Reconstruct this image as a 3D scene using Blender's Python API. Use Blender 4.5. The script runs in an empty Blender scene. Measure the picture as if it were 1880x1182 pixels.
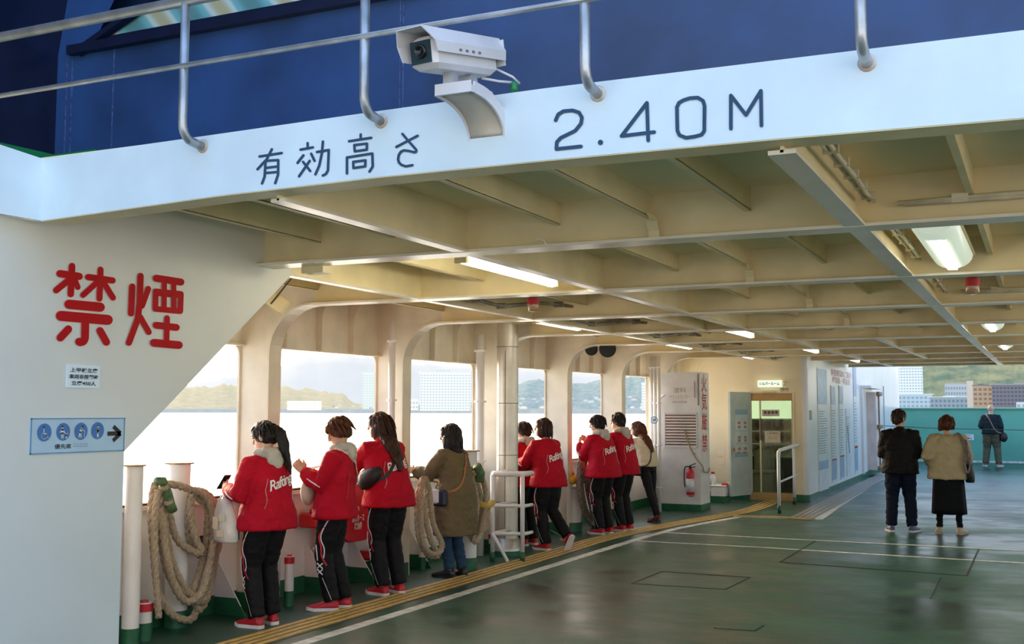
import bpy, bmesh, math, random
from mathutils import Vector as V, Matrix as M, noise
from mathutils.bvhtree import BVHTree
random.seed(7)
PI=math.pi
sc=bpy.context.scene
COL=sc.collection
# ---------------------------------------------------------------- camera model
F,PITCH,YAW,ROLL,EYE=2071.4,math.radians(4.597),math.radians(25.208),math.radians(.132),1.68
_fw=V((-math.sin(YAW)*math.cos(PITCH),math.cos(YAW)*math.cos(PITCH),math.sin(PITCH)))
_r=V((math.cos(YAW),math.sin(YAW),0)); _u=_r.cross(_fw)
_R=_r*math.cos(ROLL)+_u*math.sin(ROLL); _U=_u*math.cos(ROLL)-_r*math.sin(ROLL)
O0=V((0,0,EYE))
def ray(px,py): return _fw+_R*((px-940)/F)-_U*((py-591)/F)
def atX(px,py,X): d=ray(px,py); return O0+d*(X/d.x)
def atY(px,py,Y): d=ray(px,py); return O0+d*(Y/d.y)
def atZ(px,py,Z): d=ray(px,py); return O0+d*((Z-EYE)/d.z)
def sh(y): return .0003*max(0,y-6)**2          # the sheer of the deck
def deck(px,py,h=0):
    z=h
    for _ in range(12):
        p=atZ(px,py,z); z=h+sh(p.y)
    return p
def atT(px,py,X,slope=0): return atX(px,py,X)
# ---------------------------------------------------------------- materials
MATS={}
def mat(name,col,rough=.5,metal=0,var=.06,scale=6,bump=0,bscale=60,emit=None,es=0,alpha=None,trans=0,sub=0,spec=.5,stretch=(1,1,1),c2=None):
    if name in MATS: return MATS[name]
    m=bpy.data.materials.new(name); m.use_nodes=True; nt=m.node_tree; N=nt.nodes; L=nt.links
    b=N['Principled BSDF']
    tc=N.new('ShaderNodeTexCoord'); mp=N.new('ShaderNodeMapping'); mp.inputs['Scale'].default_value=stretch
    L.new(tc.outputs['Object'],mp.inputs[0])
    nz=N.new('ShaderNodeTexNoise'); nz.inputs['Scale'].default_value=scale; nz.inputs['Detail'].default_value=5
    L.new(mp.outputs[0],nz.inputs['Vector'])
    cr=N.new('ShaderNodeMix'); cr.data_type='RGBA'
    a=c2 or tuple(max(0,c*(1-var*2)) for c in col[:3]); e=tuple(min(1,c*(1+var)) for c in col[:3])
    cr.inputs[6].default_value=(*a[:3],1); cr.inputs[7].default_value=(*e,1)
    mr=N.new('ShaderNodeMapRange'); mr.inputs[1].default_value=.35; mr.inputs[2].default_value=.65
    L.new(nz.outputs['Fac'],mr.inputs[0]); L.new(mr.outputs[0],cr.inputs[0]); L.new(cr.outputs[2],b.inputs['Base Color'])
    b.inputs['Roughness'].default_value=rough; b.inputs['Metallic'].default_value=metal
    b.inputs['Specular IOR Level'].default_value=spec
    if trans: b.inputs['Transmission Weight'].default_value=trans
    if alpha is not None: b.inputs['Alpha'].default_value=alpha
    if sub:
        b.inputs['Subsurface Weight'].default_value=sub; b.inputs['Subsurface Radius'].default_value=(.02,.008,.004)
    if emit:
        b.inputs['Emission Color'].default_value=(*emit,1); b.inputs['Emission Strength'].default_value=es
    if bump:
        n2=N.new('ShaderNodeTexNoise'); n2.inputs['Scale'].default_value=bscale; n2.inputs['Detail'].default_value=3
        L.new(mp.outputs[0],n2.inputs['Vector'])
        bp=N.new('ShaderNodeBump'); bp.inputs['Strength'].default_value=bump; bp.inputs['Distance'].default_value=.02
        L.new(n2.outputs['Fac'],bp.inputs['Height']); L.new(bp.outputs[0],b.inputs['Normal'])
    MATS[name]=m; return m
def flat(name,col,rough=.6): return mat(name,col,rough,var=.03)
WHITE=mat('white_painted_steel',(.78,.74,.72),.35,var=.05,scale=2.5,bump=.06,bscale=14)
CREAM=mat('cream_painted_steel',(.88,.73,.43),.5,var=.05,scale=3,bump=.05,bscale=10)
FASC=mat('cool_white_paint',(.80,.92,.97),.45,var=.03,scale=3,bump=.05,bscale=16)
WALLM=mat('wall_white_paint',(.76,.75,.69),.5,var=.03,scale=1.2,bump=.04,bscale=20)
HULL=mat('hull_inner_cream_paint',(.74,.67,.54),.45,var=.06,scale=3,bump=.06,bscale=10)
FLG=mat('glossy_flange_sky_sheen',(.88,.80,.64),.25,var=.04,scale=3,bump=.04,bscale=12)  # paler than the beams: sky reflection put into the flange colour
PLT=mat('deckhead_plate_paint',(.94,.80,.50),.5,var=.03,scale=2,bump=.04,bscale=10)
GREEN=mat('deck_edge_green_paint',(.02,.12,.055),.35,var=.15,scale=5,bump=.1,bscale=20)
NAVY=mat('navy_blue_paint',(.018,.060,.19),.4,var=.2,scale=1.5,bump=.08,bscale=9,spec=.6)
NAVYD=mat('navy_trim_and_shade',(.004,.008,.035),.3,var=.1)
STEEL=mat('worn_steel_pipe',(.55,.55,.55),.38,metal=.7,var=.15,scale=7,bump=.08,bscale=40)
EXH=mat('insulated_pipe_cladding',(.62,.56,.47),.35,metal=.55,var=.1,scale=3,bump=.05,bscale=12)
RED=mat('red_paint',(.55,.012,.02),.4,var=.08)
REDT=mat('red_lettering',(.50,.004,.008),.6,var=.02,spec=.15)
PINKT=mat('pale_red_edge',(.85,.42,.36),.5,var=.02)
NAVT=mat('slate_blue_lettering',(.035,.085,.16),.5,var=.05,spec=.2)
BLK=mat('black_rubber',(.012,.011,.011),.55)
BLKG=mat('black_gloss',(.01,.01,.012),.15)
YEL=mat('yellow_tactile_rubber',(.66,.42,.12),.55,var=.1,scale=12)
GREYS=mat('grey_tactile_strip',(.17,.16,.12),.6,var=.1)
LINE=mat('white_floor_paint',(.68,.70,.66),.45,var=.15,scale=9)
ROPE=None
# ---------------------------------------------------------------- mesh builder
class MB:
    def __init__(s): s.v=[]; s.f=[]
    def add(s,vs,fs,T=None):
        o=len(s.v); s.v+=[(T@V(v)) if T else V(v) for v in vs]; s.f+=[tuple(i+o for i in f) for f in fs]; return s
    def box(s,a,b,T=None):
        x0,y0,z0=a; x1,y1,z1=b
        return s.add([(x0,y0,z0),(x1,y0,z0),(x1,y1,z0),(x0,y1,z0),(x0,y0,z1),(x1,y0,z1),(x1,y1,z1),(x0,y1,z1)],
          [(0,3,2,1),(4,5,6,7),(0,1,5,4),(1,2,6,5),(2,3,7,6),(3,0,4,7)],T)
    def rbox(s,c,size,r=.01,T=None,rz=0):
        """box with chamfered vertical and horizontal edges, centre c"""
        hx,hy,hz=size[0]/2,size[1]/2,size[2]/2; r=min(r,hx*.9,hy*.9,hz*.9)
        rings=[]
        for z,i in ((-hz,r),(-hz+r,0),(hz-r,0),(hz,r)):
            x,y=hx-i,hy-i; q=r
            rings.append([(x,-y+q,z),(x,y-q,z),(x-q,y,z),(-x+q,y,z),(-x,y-q,z),(-x,-y+q,z),(-x+q,-y,z),(x-q,-y,z)])
        vs=[p for g in rings for p in g]; fs=[tuple(range(7,-1,-1)),tuple(range(24,32))]
        for k in range(3):
            for i in range(8): j=(i+1)%8; fs.append((k*8+i,k*8+j,k*8+8+j,k*8+8+i))
        X=M.Translation(V(c))@M.Rotation(rz,4,'Z')
        return s.add(vs,fs,(T@X) if T else X)
    def tube(s,pts,r,n=10,closed=False,caps=True,ell=None,side=None,T=None):
        """round (or elliptical) tube along pts; r number or list; ell list of second radii; side reference axis"""
        P=[V(p) for p in pts]; m=len(P)
        R=r if isinstance(r,(list,tuple)) else [r]*m
        E=ell if ell else R
        tan=[]
        for i in range(m):
            a=P[(i-1)%m] if (closed or i>0) else P[i]; b=P[(i+1)%m] if (closed or i<m-1) else P[i]
            t=(b-a); t=t.normalized() if t.length>1e-9 else V((0,0,1)); tan.append(t)
        u=V(side) if side is not None else (V((0,0,1)) if abs(tan[0].z)<.9 else V((1,0,0)))
        vs=[];fs=[]
        for i in range(m):
            t=tan[i]; u2=(V(side) if side is not None else u); u2=u2-t*u2.dot(t)
            if u2.length<1e-6: u2=t.orthogonal()
            u2.normalize(); w=t.cross(u2); u=u2
            for k in range(n):
                a=2*PI*k/n; vs.append(P[i]+u2*(math.cos(a)*R[i])+w*(math.sin(a)*E[i]))
        q=m if closed else m-1
        for i in range(q):
            for k in range(n):
                j=(i+1)%m; l=(k+1)%n; fs.append((i*n+k,i*n+l,j*n+l,j*n+k))
        if caps and not closed: fs.append(tuple(range(n-1,-1,-1))); fs.append(tuple(range((m-1)*n,m*n)))
        return s.add(vs,fs,T)
    def ring(s,rings,capb=True,capt=True,T=None):
        n=len(rings[0]); vs=[p for g in rings for p in g]; fs=[]
        for i in range(len(rings)-1):
            for k in range(n): l=(k+1)%n; fs.append((i*n+k,i*n+l,(i+1)*n+l,(i+1)*n+k))
        if capb: fs.append(tuple(range(n-1,-1,-1)))
        if capt: fs.append(tuple(range((len(rings)-1)*n,len(rings)*n)))
        return s.add(vs,fs,T)
    def lathe(s,prof,c=(0,0,0),n=20,T=None):
        rings=[[(c[0]+r*math.cos(2*PI*k/n),c[1]+r*math.sin(2*PI*k/n),c[2]+z) for k in range(n)] for r,z in prof]
        return s.ring(rings,T=T)
    def ell(s,c,r,n=16,m=10,T=None):
        rings=[]
        for i in range(m+1):
            a=-PI/2+PI*(i+.02 if i==0 else (i-.02 if i==m else i))/m
            rings.append([(c[0]+r[0]*math.cos(a)*math.cos(2*PI*k/n),c[1]+r[1]*math.cos(a)*math.sin(2*PI*k/n),c[2]+r[2]*math.sin(a)) for k in range(n)])
        return s.ring(rings,T=T)
    def prism(s,poly,d,T=None):
        """poly: 3D coplanar points; d: extrusion vector"""
        n=len(poly); P=[V(p) for p in poly]; D=V(d)
        return s.add(P+[p+D for p in P],[tuple(range(n-1,-1,-1)),tuple(range(n,2*n))]+[(i,(i+1)%n,n+(i+1)%n,n+i) for i in range(n)],T)
    def quad(s,a,b,c,d): return s.add([a,b,c,d],[(0,1,2,3)])
    def stripY(s,x0,x1,z0,z1,ys):
        """a bar along the ship following the sheer"""
        rings=[[(x0,y,z0+sh(y)),(x1,y,z0+sh(y)),(x1,y,z1+sh(y)),(x0,y,z1+sh(y))] for y in ys]
        return s.ring(rings)
    def mesh(s,name):
        me=bpy.data.meshes.new(name); me.from_pydata([tuple(v) for v in s.v],[],s.f)
        bm=bmesh.new(); bm.from_mesh(me); bmesh.ops.recalc_face_normals(bm,faces=bm.faces); bm.to_mesh(me); bm.free()
        return me
    def build(s,name,m,parent=None,smooth=False,loc=None):
        me=s.mesh(name)
        if loc is not None: me.transform(M.Translation(-V(loc)))
        return link(name,me,m,parent,smooth,loc)
def link(name,me,m,parent=None,smooth=False,loc=None):
    o=bpy.data.objects.new(name,me); COL.objects.link(o)
    if m:
        me.materials.clear(); me.materials.append(m)
    if smooth:
        for p in me.polygons: p.use_smooth=True
        if smooth=='auto':
            try: me.set_sharp_from_angle(angle=math.radians(35))
            except Exception: pass
    if parent is not None: o.parent=parent
    if loc is not None: o.location=loc
    return o
def tag(o,label=None,cat=None,group=None,kind=None):
    if label: o['label']=label
    if cat: o['category']=cat
    if group: o['group']=group
    if kind: o['kind']=kind
    return o
def thing(name,label,cat,loc=(0,0,0),rz=0,group=None,kind=None):
    o=bpy.data.objects.new(name,None); COL.objects.link(o); o.location=loc; o.rotation_euler=(0,0,rz); o.empty_display_size=.1
    return tag(o,label,cat,group,kind)
def struct(o,label,cat='structure'): return tag(o,label,cat,kind='structure')
def part(mb,name,m,parent,smooth=False,label=None):
    """mb is in WORLD coordinates, parent unrotated"""
    me=mb.mesh(name); me.transform(parent.matrix_basis.inverted() if parent.parent is None else (parent.parent.matrix_basis@parent.matrix_basis).inverted())
    o=link(name,me,m,parent,smooth)
    if label: o['label']=label
    return o
def solo(mb,name,m,label,cat,group=None,kind=None,smooth=False,loc=None):
    if loc is None:
        lo=[min(v[i] for v in mb.v) for i in range(3)]; hi=[max(v[i] for v in mb.v) for i in range(3)]
        loc=((lo[0]+hi[0])/2,(lo[1]+hi[1])/2,lo[2])
    return tag(mb.build(name,m,None,smooth,loc),label,cat,group,kind)
def copytree(o,parent=None):
    c=o.copy(); COL.objects.link(c)
    if parent is not None: c.parent=parent
    for ch in list(o.children): copytree(ch,c)
    return c
def voxel(mb,name,size,smooth_it=2,disp=0,dscale=.1,dec=None):
    """union the pieces of mb into one continuous surface"""
    me=mb.mesh(name); o=bpy.data.objects.new(name,me); COL.objects.link(o)
    r=o.modifiers.new('r','REMESH'); r.mode='VOXEL'; r.voxel_size=size
    if smooth_it: q=o.modifiers.new('s','SMOOTH'); q.iterations=smooth_it; q.factor=.5
    dg=bpy.context.evaluated_depsgraph_get(); out=bpy.data.meshes.new_from_object(o.evaluated_get(dg)); out.name=name
    bpy.data.objects.remove(o); bpy.data.meshes.remove(me)
    if disp:
        vs=out.vertices; nr=[v.normal.copy() for v in vs]
        for v,nm in zip(vs,nr):
            p=v.co; a=noise.noise(V((p.x/dscale,p.y/dscale,p.z/dscale*1.5)))+.5*noise.noise(V((p.x/dscale*2.3+9,p.y/dscale*2.3,p.z/dscale*3)))
            v.co=p+nm*(a*disp)
    return out
# flat painted strokes with round ends ------------------------------------------------
def strokes(lines,to3d,off,n=10):
    """lines: [(points2d, width2d)], to3d maps a 2D point to the surface"""
    mb=MB(); o0=off; cnt=0
    for pts,w in lines:
        r=w/2; 
        for i in range(len(pts)):
            cnt+=1; off=o0*(1+.004*cnt)
            x,y=pts[i]
            mb.add([to3d(x+r*math.cos(2*PI*k/n),y+r*math.sin(2*PI*k/n))+off for k in range(n)],[tuple(range(n))])
            if i<len(pts)-1:
                a=V((*pts[i],0)); b=V((*pts[i+1],0)); d=(b-a)
                if d.length<1e-6: continue
                d.normalize(); q=V((-d.y,d.x,0))*r; cnt+=1; off=o0*(1+.004*cnt)
                mb.add([to3d(*p[:2])+off for p in (a+q,b+q,b-q,a-q)],[(0,1,2,3)])
    return mb
def textmesh(body,w=None,h=None,bold=0,shear=0,align='CENTER',spacing=1,line=1):
    c=bpy.data.curves.new('lettering','FONT'); c.body=body; c.offset=bold; c.shear=shear; c.align_x=align; c.resolution_u=3
    c.space_character=spacing; c.space_line=line
    o=bpy.data.objects.new('lettering',c); COL.objects.link(o)
    dg=bpy.context.evaluated_depsgraph_get(); dg.update(); me=bpy.data.meshes.new_from_object(o.evaluated_get(dg)); bpy.data.objects.remove(o)
    vs=[v.co for v in me.vertices]
    if not vs: return me
    x0=min(v.x for v in vs);x1=max(v.x for v in vs);y0=min(v.y for v in vs);y1=max(v.y for v in vs)
    sx=(w/(x1-x0)) if w else None; sy=(h/(y1-y0)) if h else None
    sx=sx or sy; sy=sy or sx
    for v in me.vertices: v.co=V(((v.co.x-(x0+x1)/2)*sx,(v.co.y-(y0+y1)/2)*sy,0))
    return me
def text(body,c,right,up,w,h,m,parent,name='lettering',off=.003,**k):
    """flat lettering centred at c (world) on a surface with axes right/up"""
    me=textmesh(body,w,h,**k); R=V(right).normalized(); U=V(up).normalized(); N=R.cross(U)
    T=M((( R.x,U.x,N.x,c[0]+N.x*off),(R.y,U.y,N.y,c[1]+N.y*off),(R.z,U.z,N.z,c[2]+N.z*off),(0,0,0,1)))
    me.transform(T)
    if parent is None: return link(name,me,m)
    pw=parent.matrix_basis if parent.parent is None else parent.parent.matrix_basis@parent.matrix_basis
    me.transform(pw.inverted()); return link(name,me,m,parent)

def psplit(mb,name,m,parent,smooth=False):
    """one part per loose piece"""
    n=len(mb.v); p=list(range(n))
    def f(i):
        while p[i]!=i: p[i]=p[p[i]]; i=p[i]
        return i
    for fc in mb.f:
        r=f(fc[0])
        for i in fc[1:]: p[f(i)]=r
    G={}
    for fc in mb.f: G.setdefault(f(fc[0]),[]).append(fc)
    for g in G.values():
        ids=sorted({i for fc in g for i in fc}); mp={k:q for q,k in enumerate(ids)}; w=MB(); w.v=[mb.v[i] for i in ids]; w.f=[tuple(mp[i] for i in fc) for fc in g]; part(w,name,m,parent,smooth)
# ================================================================= SETTING
HX=-6.351          # port hull
YF=3.83            # fascia face
FR=[5.7+2.233*j for j in range(10)]
ZB,ZP,ZS=2.592,2.84,2.715
WX=-4.40
STB=4.8
ys=[3.97+.9*i for i in range(24)]+[FR[9]+.06]
ys=[y for y in ys if y<FR[9]+.07]
# deck
def deckmat():
    m=bpy.data.materials.new('green_deck_paint'); m.use_nodes=True; nt=m.node_tree; N=nt.nodes; L=nt.links; b=N['Principled BSDF']
    tc=N.new('ShaderNodeTexCoord'); g=tc.outputs['Object']
    def nz(scale,st=(1,1,1),det=5,rg=.6):
        mp=N.new('ShaderNodeMapping'); mp.inputs['Scale'].default_value=st; L.new(g,mp.inputs[0])
        n=N.new('ShaderNodeTexNoise'); n.inputs['Scale'].default_value=scale; n.inputs['Detail'].default_value=det; n.inputs['Roughness'].default_value=rg; L.new(mp.outputs[0],n.inputs['Vector']); return n.outputs['Fac']
    def mr(f,a,b_,c,d):
        q=N.new('ShaderNodeMapRange'); q.inputs[1].default_value=a;q.inputs[2].default_value=b_;q.inputs[3].default_value=c;q.inputs[4].default_value=d; L.new(f,q.inputs[0]); return q.outputs[0]
    big=nz(.45,(1,1.2,1),6,.65); mid=nz(1.6,(1,1.8,1),7,.7); fine=nz(40)
    c=N.new('ShaderNodeValToRGB'); e=c.color_ramp.elements
    e[0].position=.34; e[0].color=(.008,.034,.022,1); e[1].position=.68; e[1].color=(.034,.120,.080,1)
    x=e.new(.5); x.color=(.017,.075,.048,1)
    ad=N.new('ShaderNodeMath'); ad.operation='ADD'; L.new(big,ad.inputs[0]); L.new(mr(mid,0,1,-.3,.3),ad.inputs[1]); L.new(ad.outputs[0],c.inputs[0]); L.new(c.outputs[0],b.inputs['Base Color'])
    L.new(mr(ad.outputs[0],.36,.66,.28,.50),b.inputs['Roughness'])
    bp=N.new('ShaderNodeBump'); bp.inputs['Strength'].default_value=.25; bp.inputs['Distance'].default_value=.008
    a2=N.new('ShaderNodeMath'); a2.operation='ADD'; L.new(mr(fine,0,1,0,.25),a2.inputs[0]); L.new(nz(3,(1.2,1.2,1),5),a2.inputs[1]); L.new(a2.outputs[0],bp.inputs['Height']); L.new(bp.outputs[0],b.inputs['Normal'])
    b.inputs['Specular IOR Level'].default_value=.5
    return m
DECK=deckmat()
mb=MB(); yy=[-6+1*i for i in range(44)]
mb.ring([[(HX-.3,y,sh(y)-.25),(STB+.2,y,sh(y)-.25),(STB+.2,y,sh(y)),(HX-.3,y,sh(y))] for y in yy])
struct(mb.build('floor',DECK),'green painted steel car deck with worn glossy patches','deck')
# overhead plate
mb=MB(); mb.ring([[(HX-.02,y,ZP+sh(y)),(STB,y,ZP+sh(y)),(STB,y,ZP+.05+sh(y)),(HX-.02,y,ZP+.05+sh(y))] for y in [YF+.02]+FR+[FR[9]+.1]])
struct(mb.build('ceiling',PLT),'cream painted steel deckhead plating above the car deck','ceiling')
# transverse frames: post + bracket + beam
def frame(j):
    y=FR[j]; s=sh(y); R=.42; xi=-6.0
    full=j<=6
    mb=MB(); t=.012
    def flange(path):
        mb=MB(); rings=[]
        for i,(x,z) in enumerate(path):
            a=path[max(i-1,0)]; b=path[min(i+1,len(path)-1)]; d=V((b[0]-a[0],0,b[1]-a[1])).normalized(); nrm=V((d.z,0,-d.x))*.008
            p=V((x,y,z+s)); rings.append([p-nrm+V((0,-fw,0)),p-nrm+V((0,fw,0)),p+nrm+V((0,fw,0)),p+nrm+V((0,-fw,0))])
        return mb.ring(rings)
    fw=.085 if full else .075; x1=xi+R if full else -3.9
    mb.prism([(x,y-t/2,z+s) for x,z in [(x1,ZB),(STB,ZB),(STB,ZP),(x1,ZP)]],(0,t,0))
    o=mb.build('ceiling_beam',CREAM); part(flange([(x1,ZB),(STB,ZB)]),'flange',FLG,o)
    if full:
        arc=[(xi+R-R*math.cos(a),ZB-R+R*math.sin(a)) for a in [PI/2*k/8 for k in range(9)]]
        mb=MB(); mb.prism([(x,y-t/2,z+s) for x,z in [(HX,0),(xi,0)]+arc+[(x1,ZP),(HX,ZP)]],(0,t,0))
        po=mb.build('window_post',HULL); part(flange([(xi,0)]+arc),'flange',HULL,po)
    nth=['first','second','third','fourth','fifth','sixth','seventh','eighth','ninth','tenth'][j]
    struct(o,f'{nth} cross beam of the deckhead counted from the lettered fascia','beam')
    if full:
        struct(po,f'{nth} window post with curved bracket counted from the lettered bulkhead','post')
        mb=MB(); mb.box((HX,y-.03,0+s),(xi+.03,y+.03,.14+s)); q=mb.build('base_paint',GREEN,po); q['label']='green painted foot of the frame'
for j in range(10): frame(j)
# make beams cream beyond the bracket: separate material not needed
# longitudinal girders
def girder(x,w,y0,y1,nm,label,z0=ZB,z1=ZP,m=CREAM):
    yl=[y0]+[y for y in FR if y0+.05<y<y1-.05]+[y1]
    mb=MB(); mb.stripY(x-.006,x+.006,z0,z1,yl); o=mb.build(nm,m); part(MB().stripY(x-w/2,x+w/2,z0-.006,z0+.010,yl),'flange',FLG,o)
    return struct(o,label,'girder')
girder(-.805,.098,YF+.1,FR[9]+.06,'ceiling_girder','broad fore and aft girder running away right of the lettering')
girder(-2.97,.075,YF+.1,FR[9]+.06,'ceiling_girder','fore and aft girder carrying the lit fluorescent tube')
girder(-4.55,.075,5.95,21.2,'ceiling_girder','fore and aft girder nearest the window side')
girder(-3.43,.05,FR[2],FR[3],'ceiling_girder','short girder between the third and fourth cross beams')
girder(-1.87,.06,FR[4]-.05,FR[7],'ceiling_girder','short girder in the middle of the far deckhead')
k=0
for i in range(-10,11):
    x=-.805+.529*i+(.0 if i>=0 else -.01*i*0)
    if x<HX+.3 or x>STB-.1 or any(abs(x-g)<.2 for g in (-.805,-2.97,-4.55)): continue
    for j in range(-1,9):
        y0=YF+.14 if j<0 else FR[j]; y1=FR[j+1]
        if x<-3.95 and y1>21.4: continue
        if x<-4.4 and j<0: continue
        mb=MB(); zz=ZS if j<4 else ZS
        mb.stripY(x-.006,x+.006,zz,ZP,[y0,y1]); mb.stripY(x-.025,x+.006,zz-.004,zz+.004,[y0,y1])
        o=mb.build('ceiling_stiffener',CREAM); struct(o,'slim fore and aft stiffener bar under the deckhead plating','stiffener'); o['group']='stiffeners of the deckhead'
# curved brackets on the front face of beams at the stiffener X=-1.87
mb=None
for j,x in ((0,-1.83),(1,-1.85),(2,-1.85),(3,-1.87)):
    y=FR[j]; s=sh(y); mb=MB(); pts=[(y,ZB),(y,ZS),(y-.16,ZS),(y-.10,ZS-.03),(y-.055,ZS-.08),(y-.05,ZB)]
    mb.prism([(x-.008,a,b+s) for a,b in pts],(.016,0,0))
    mb.prism([(x-.03,a,b+s) for a,b in [(y-.10,ZS-.03),(y-.055,ZS-.08),(y-.05,ZB),(y-.058,ZB),(y-.063,ZS-.08),(y-.106,ZS-.033)]],(.06,0,0))
    solo(mb,'ceiling_bracket',CREAM,f'curved tripping bracket welded on the {["first","second","third","fourth"][j]} cross beam','bracket',kind='structure')
# fascia (lettered edge of the upper deck)
ft=lambda px,py: atY(px,py,YF)
zt=[(-.0,0)]
cor=ft(75,405); ctop=ft(75,292)
WXF=cor.x
def zbot(x):  # slight camber of the lower and upper edge
    return None
bot=[ft(75,405),ft(400,359),ft(700,324),ft(1000,294),ft(1440,253),ft(1880,216)]
top=[ft(75,292),ft(400,246),ft(700,203),ft(1000,162),ft(1440,108.5),ft(1880,55)]
dx=(bot[-1].z-bot[-2].z)/(bot[-1].x-bot[-2].x)
bot.append(V((STB,YF,bot[-1].z+dx*(STB-bot[-1].x)*.5-.0))); dt=(top[-1].z-top[-2].z)/(top[-1].x-top[-2].x)
top.append(V((STB,YF,bot[-1].z+.275)))
mb=MB(); d=.14
rings=[]
for b_,t_ in zip(bot,top): rings.append([b_,b_+V((0,.02,0)),t_+V((0,.02,0)),t_])
mb.ring(rings)
fl=MB(); rings=[[b_+V((0,.003,-.004)),b_+V((0,d,-.004)),b_+V((0,d,.012)),b_+V((0,.003,.012))] for b_ in bot]; fl.ring(rings)
# return of the fascia toward the viewer at the port side
a=V((cor.x-.02,YF,0))
mb.add([(cor.x,YF,cor.z),(cor.x-.25,YF-2.2,cor.z+.02),(cor.x-.25,YF-2.2,ctop.z+.22),(cor.x,YF,ctop.z),
        (cor.x-.02,YF+.02,cor.z),(cor.x-.27,YF-2.2,cor.z+.02),(cor.x-.27,YF-2.2,ctop.z+.22),(cor.x-.02,YF+.02,ctop.z)],
       [(0,1,2,3),(4,7,6,5),(0,4,5,1),(1,5,6,2),(2,6,7,3),(3,7,4,0)])
o=mb.build('ceiling_fascia',FASC); part(fl,'flange',CREAM,o); struct(o,'pale fascia of the upper deck edge lettered with the clearance height','fascia')
S=5.371
L1=[[(267,290),(215,390),(125,488)],[(145,362),(365,328)],[(205,405),(195,560),(170,628)],[(205,405),(330,397),(328,540),(300,625)],[(205,475),(325,460)],[(200,525),(325,515)],
[(620,230),(620,285)],[(550,295),(672,272)],[(578,350),(520,425)],[(655,335),(688,405)],[(640,405),(535,558)],[(575,415),(645,505)],[(770,215),(762,320),(735,450),(697,538)],[(712,318),(828,298),(820,500),(800,535),(770,550)],
[(1143,145),(1143,190)],[(1028,212),(1247,178)],[(1080,250),(1205,235),(1203,295),(1085,312),(1080,250)],[(1008,530),(1008,372),(1258,333),(1262,460),(1230,512)],[(1070,415),(1190,400),(1188,460),(1072,476),(1070,415)],
[(1495,268),(1705,158)],[(1555,140),(1610,205),(1692,298),(1690,315),(1675,322),(1620,308),(1570,302),(1540,315),(1520,345),(1512,390),(1520,420),(1545,445),(1590,460),(1655,448)]]
ln=[([(450+x/S,220+y/S) for x,y in l],4.7) for l in L1]
S=2.089
L2=[[(85,295),(95,272),(115,260),(150,257),(175,265),(186,285),(182,308),(160,335),(105,362),(90,378),(88,405),(182,395)],[(257,380),(257,379)],[(440,372),(435,228),(338,355),(463,340)],
[(575,218),(600,210),(630,208),(650,220),(656,240),(655,335),(645,350),(620,357),(585,362),(560,352),(552,335),(550,245),(558,228),(575,218)],[(757,327),(757,200),(815,275),(872,182),(874,315)]]
for i,l in enumerate(L2): ln.append(([(980+x/S,80+y/S) for x,y in l],6.8 if i!=1 else 9.5))
q=strokes(ln,ft,V((0,-.0025,0))).build('lettering',NAVT,o); q['label']='slate blue clearance lettering 有効高さ 2.40M'
# port bulkhead with the no smoking lettering
wt=lambda px,py: atX(px,py,WX)
e1=wt(228,829); e0=V((WX,e1.y-.0,0)); e2=wt(535,505)
poly=[(WX,-5,0),(WX,e1.y,0),tuple(e1),(WX,e2.y,e2.z),(WX,e2.y,ZP-.02),(WX,YF+.1,ZP-.02),(WX,YF+.1,2.6),(WX,1.2,2.62),(WX,-5,2.62)]
mb=MB(); mb.prism(poly,(-.03,0,0)); o=mb.build('wall_left',WALLM); struct(o,'white steel bulkhead with red no smoking characters and cut-away edge','wall')
S=5.911; g=lambda l,w:([(80+x/S,460+y/S) for x,y in l],w/S)
K=[g([(170,250),(380,280)],78),g([(302,168),(288,472)],70),g([(290,300),(130,430)],68),g([(330,310),(365,398)],58),g([(477,287),(742,325)],68),g([(612,207),(600,522)],64),g([(590,330),(422,482)],62),g([(640,340),(747,512)],62),
g([(268,582),(608,614)],100),g([(180,708),(690,752)],108),g([(445,780),(442,950),(425,985),(390,995),(378,988)],84),g([(262,852),(175,945)],82),g([(605,868),(675,993)],78),
g([(955,390),(942,682)],66),g([(1045,275),(1035,560),(1015,740),(918,1000)],66),g([(1128,415),(1060,600)],62),g([(1040,720),(1135,885)],62),g([(1215,300),(1482,342)],76),g([(1302,340),(1300,640)],56),g([(1405,350),(1405,650)],54),
g([(1210,442),(1482,470),(1475,658),(1205,632),(1210,442)],60),g([(1215,455),(1475,485)],70),g([(1215,810),(1432,834)],74),g([(1332,732),(1325,1000)],60),g([(1190,1000),(1460,1025)],84)]
strokes([(p,w+1.6) for p,w in K],wt,V((.0025,0,0))).build('lettering_edge',PINKT,o)['label']='pale edge round the red characters'
strokes(K,wt,V((.005,0,0))).build('lettering',REDT,o)['label']='red no smoking characters 禁煙'
# small notice 上甲板立席
def plate(poly,th,n): return MB().prism(poly,V(n)*th)
def signX(name,label,corners,X,n=1,th=.006,m=None,cat='sign'):
    P=[atX(px,py,X) for px,py in corners]; y0=min(p.y for p in P); y1=max(p.y for p in P)
    z1=(P[0].z+P[1].z)/2; z0=(P[2].z+P[3].z)/2
    c=V((X,(y0+y1)/2,(z0+z1)/2)); t=thing(name,label,cat,(X,c.y,z0))
    part(MB().box((X,y0,z0),(X+th*n,y1,z1)),'plate',m or FASC,t); return t,c,y1-y0,z1-z0
t,c,w,h=signX('notice_sign','small white notice in three lines of black Japanese text under the red characters',[(122,669),(182,671),(181,713),(121,711)],WX)
for i,(s_,ww,zz) in enumerate((('上甲板立席',.83,.27),('車両非搭載時',.88,-.02),('立席450人',.75,-.30))):
    text(s_,(WX+.006,c.y,c.z+zz*h),(0,1,0),(0,0,1),w*ww,h*.2,BLK,t,bold=.02)
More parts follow.
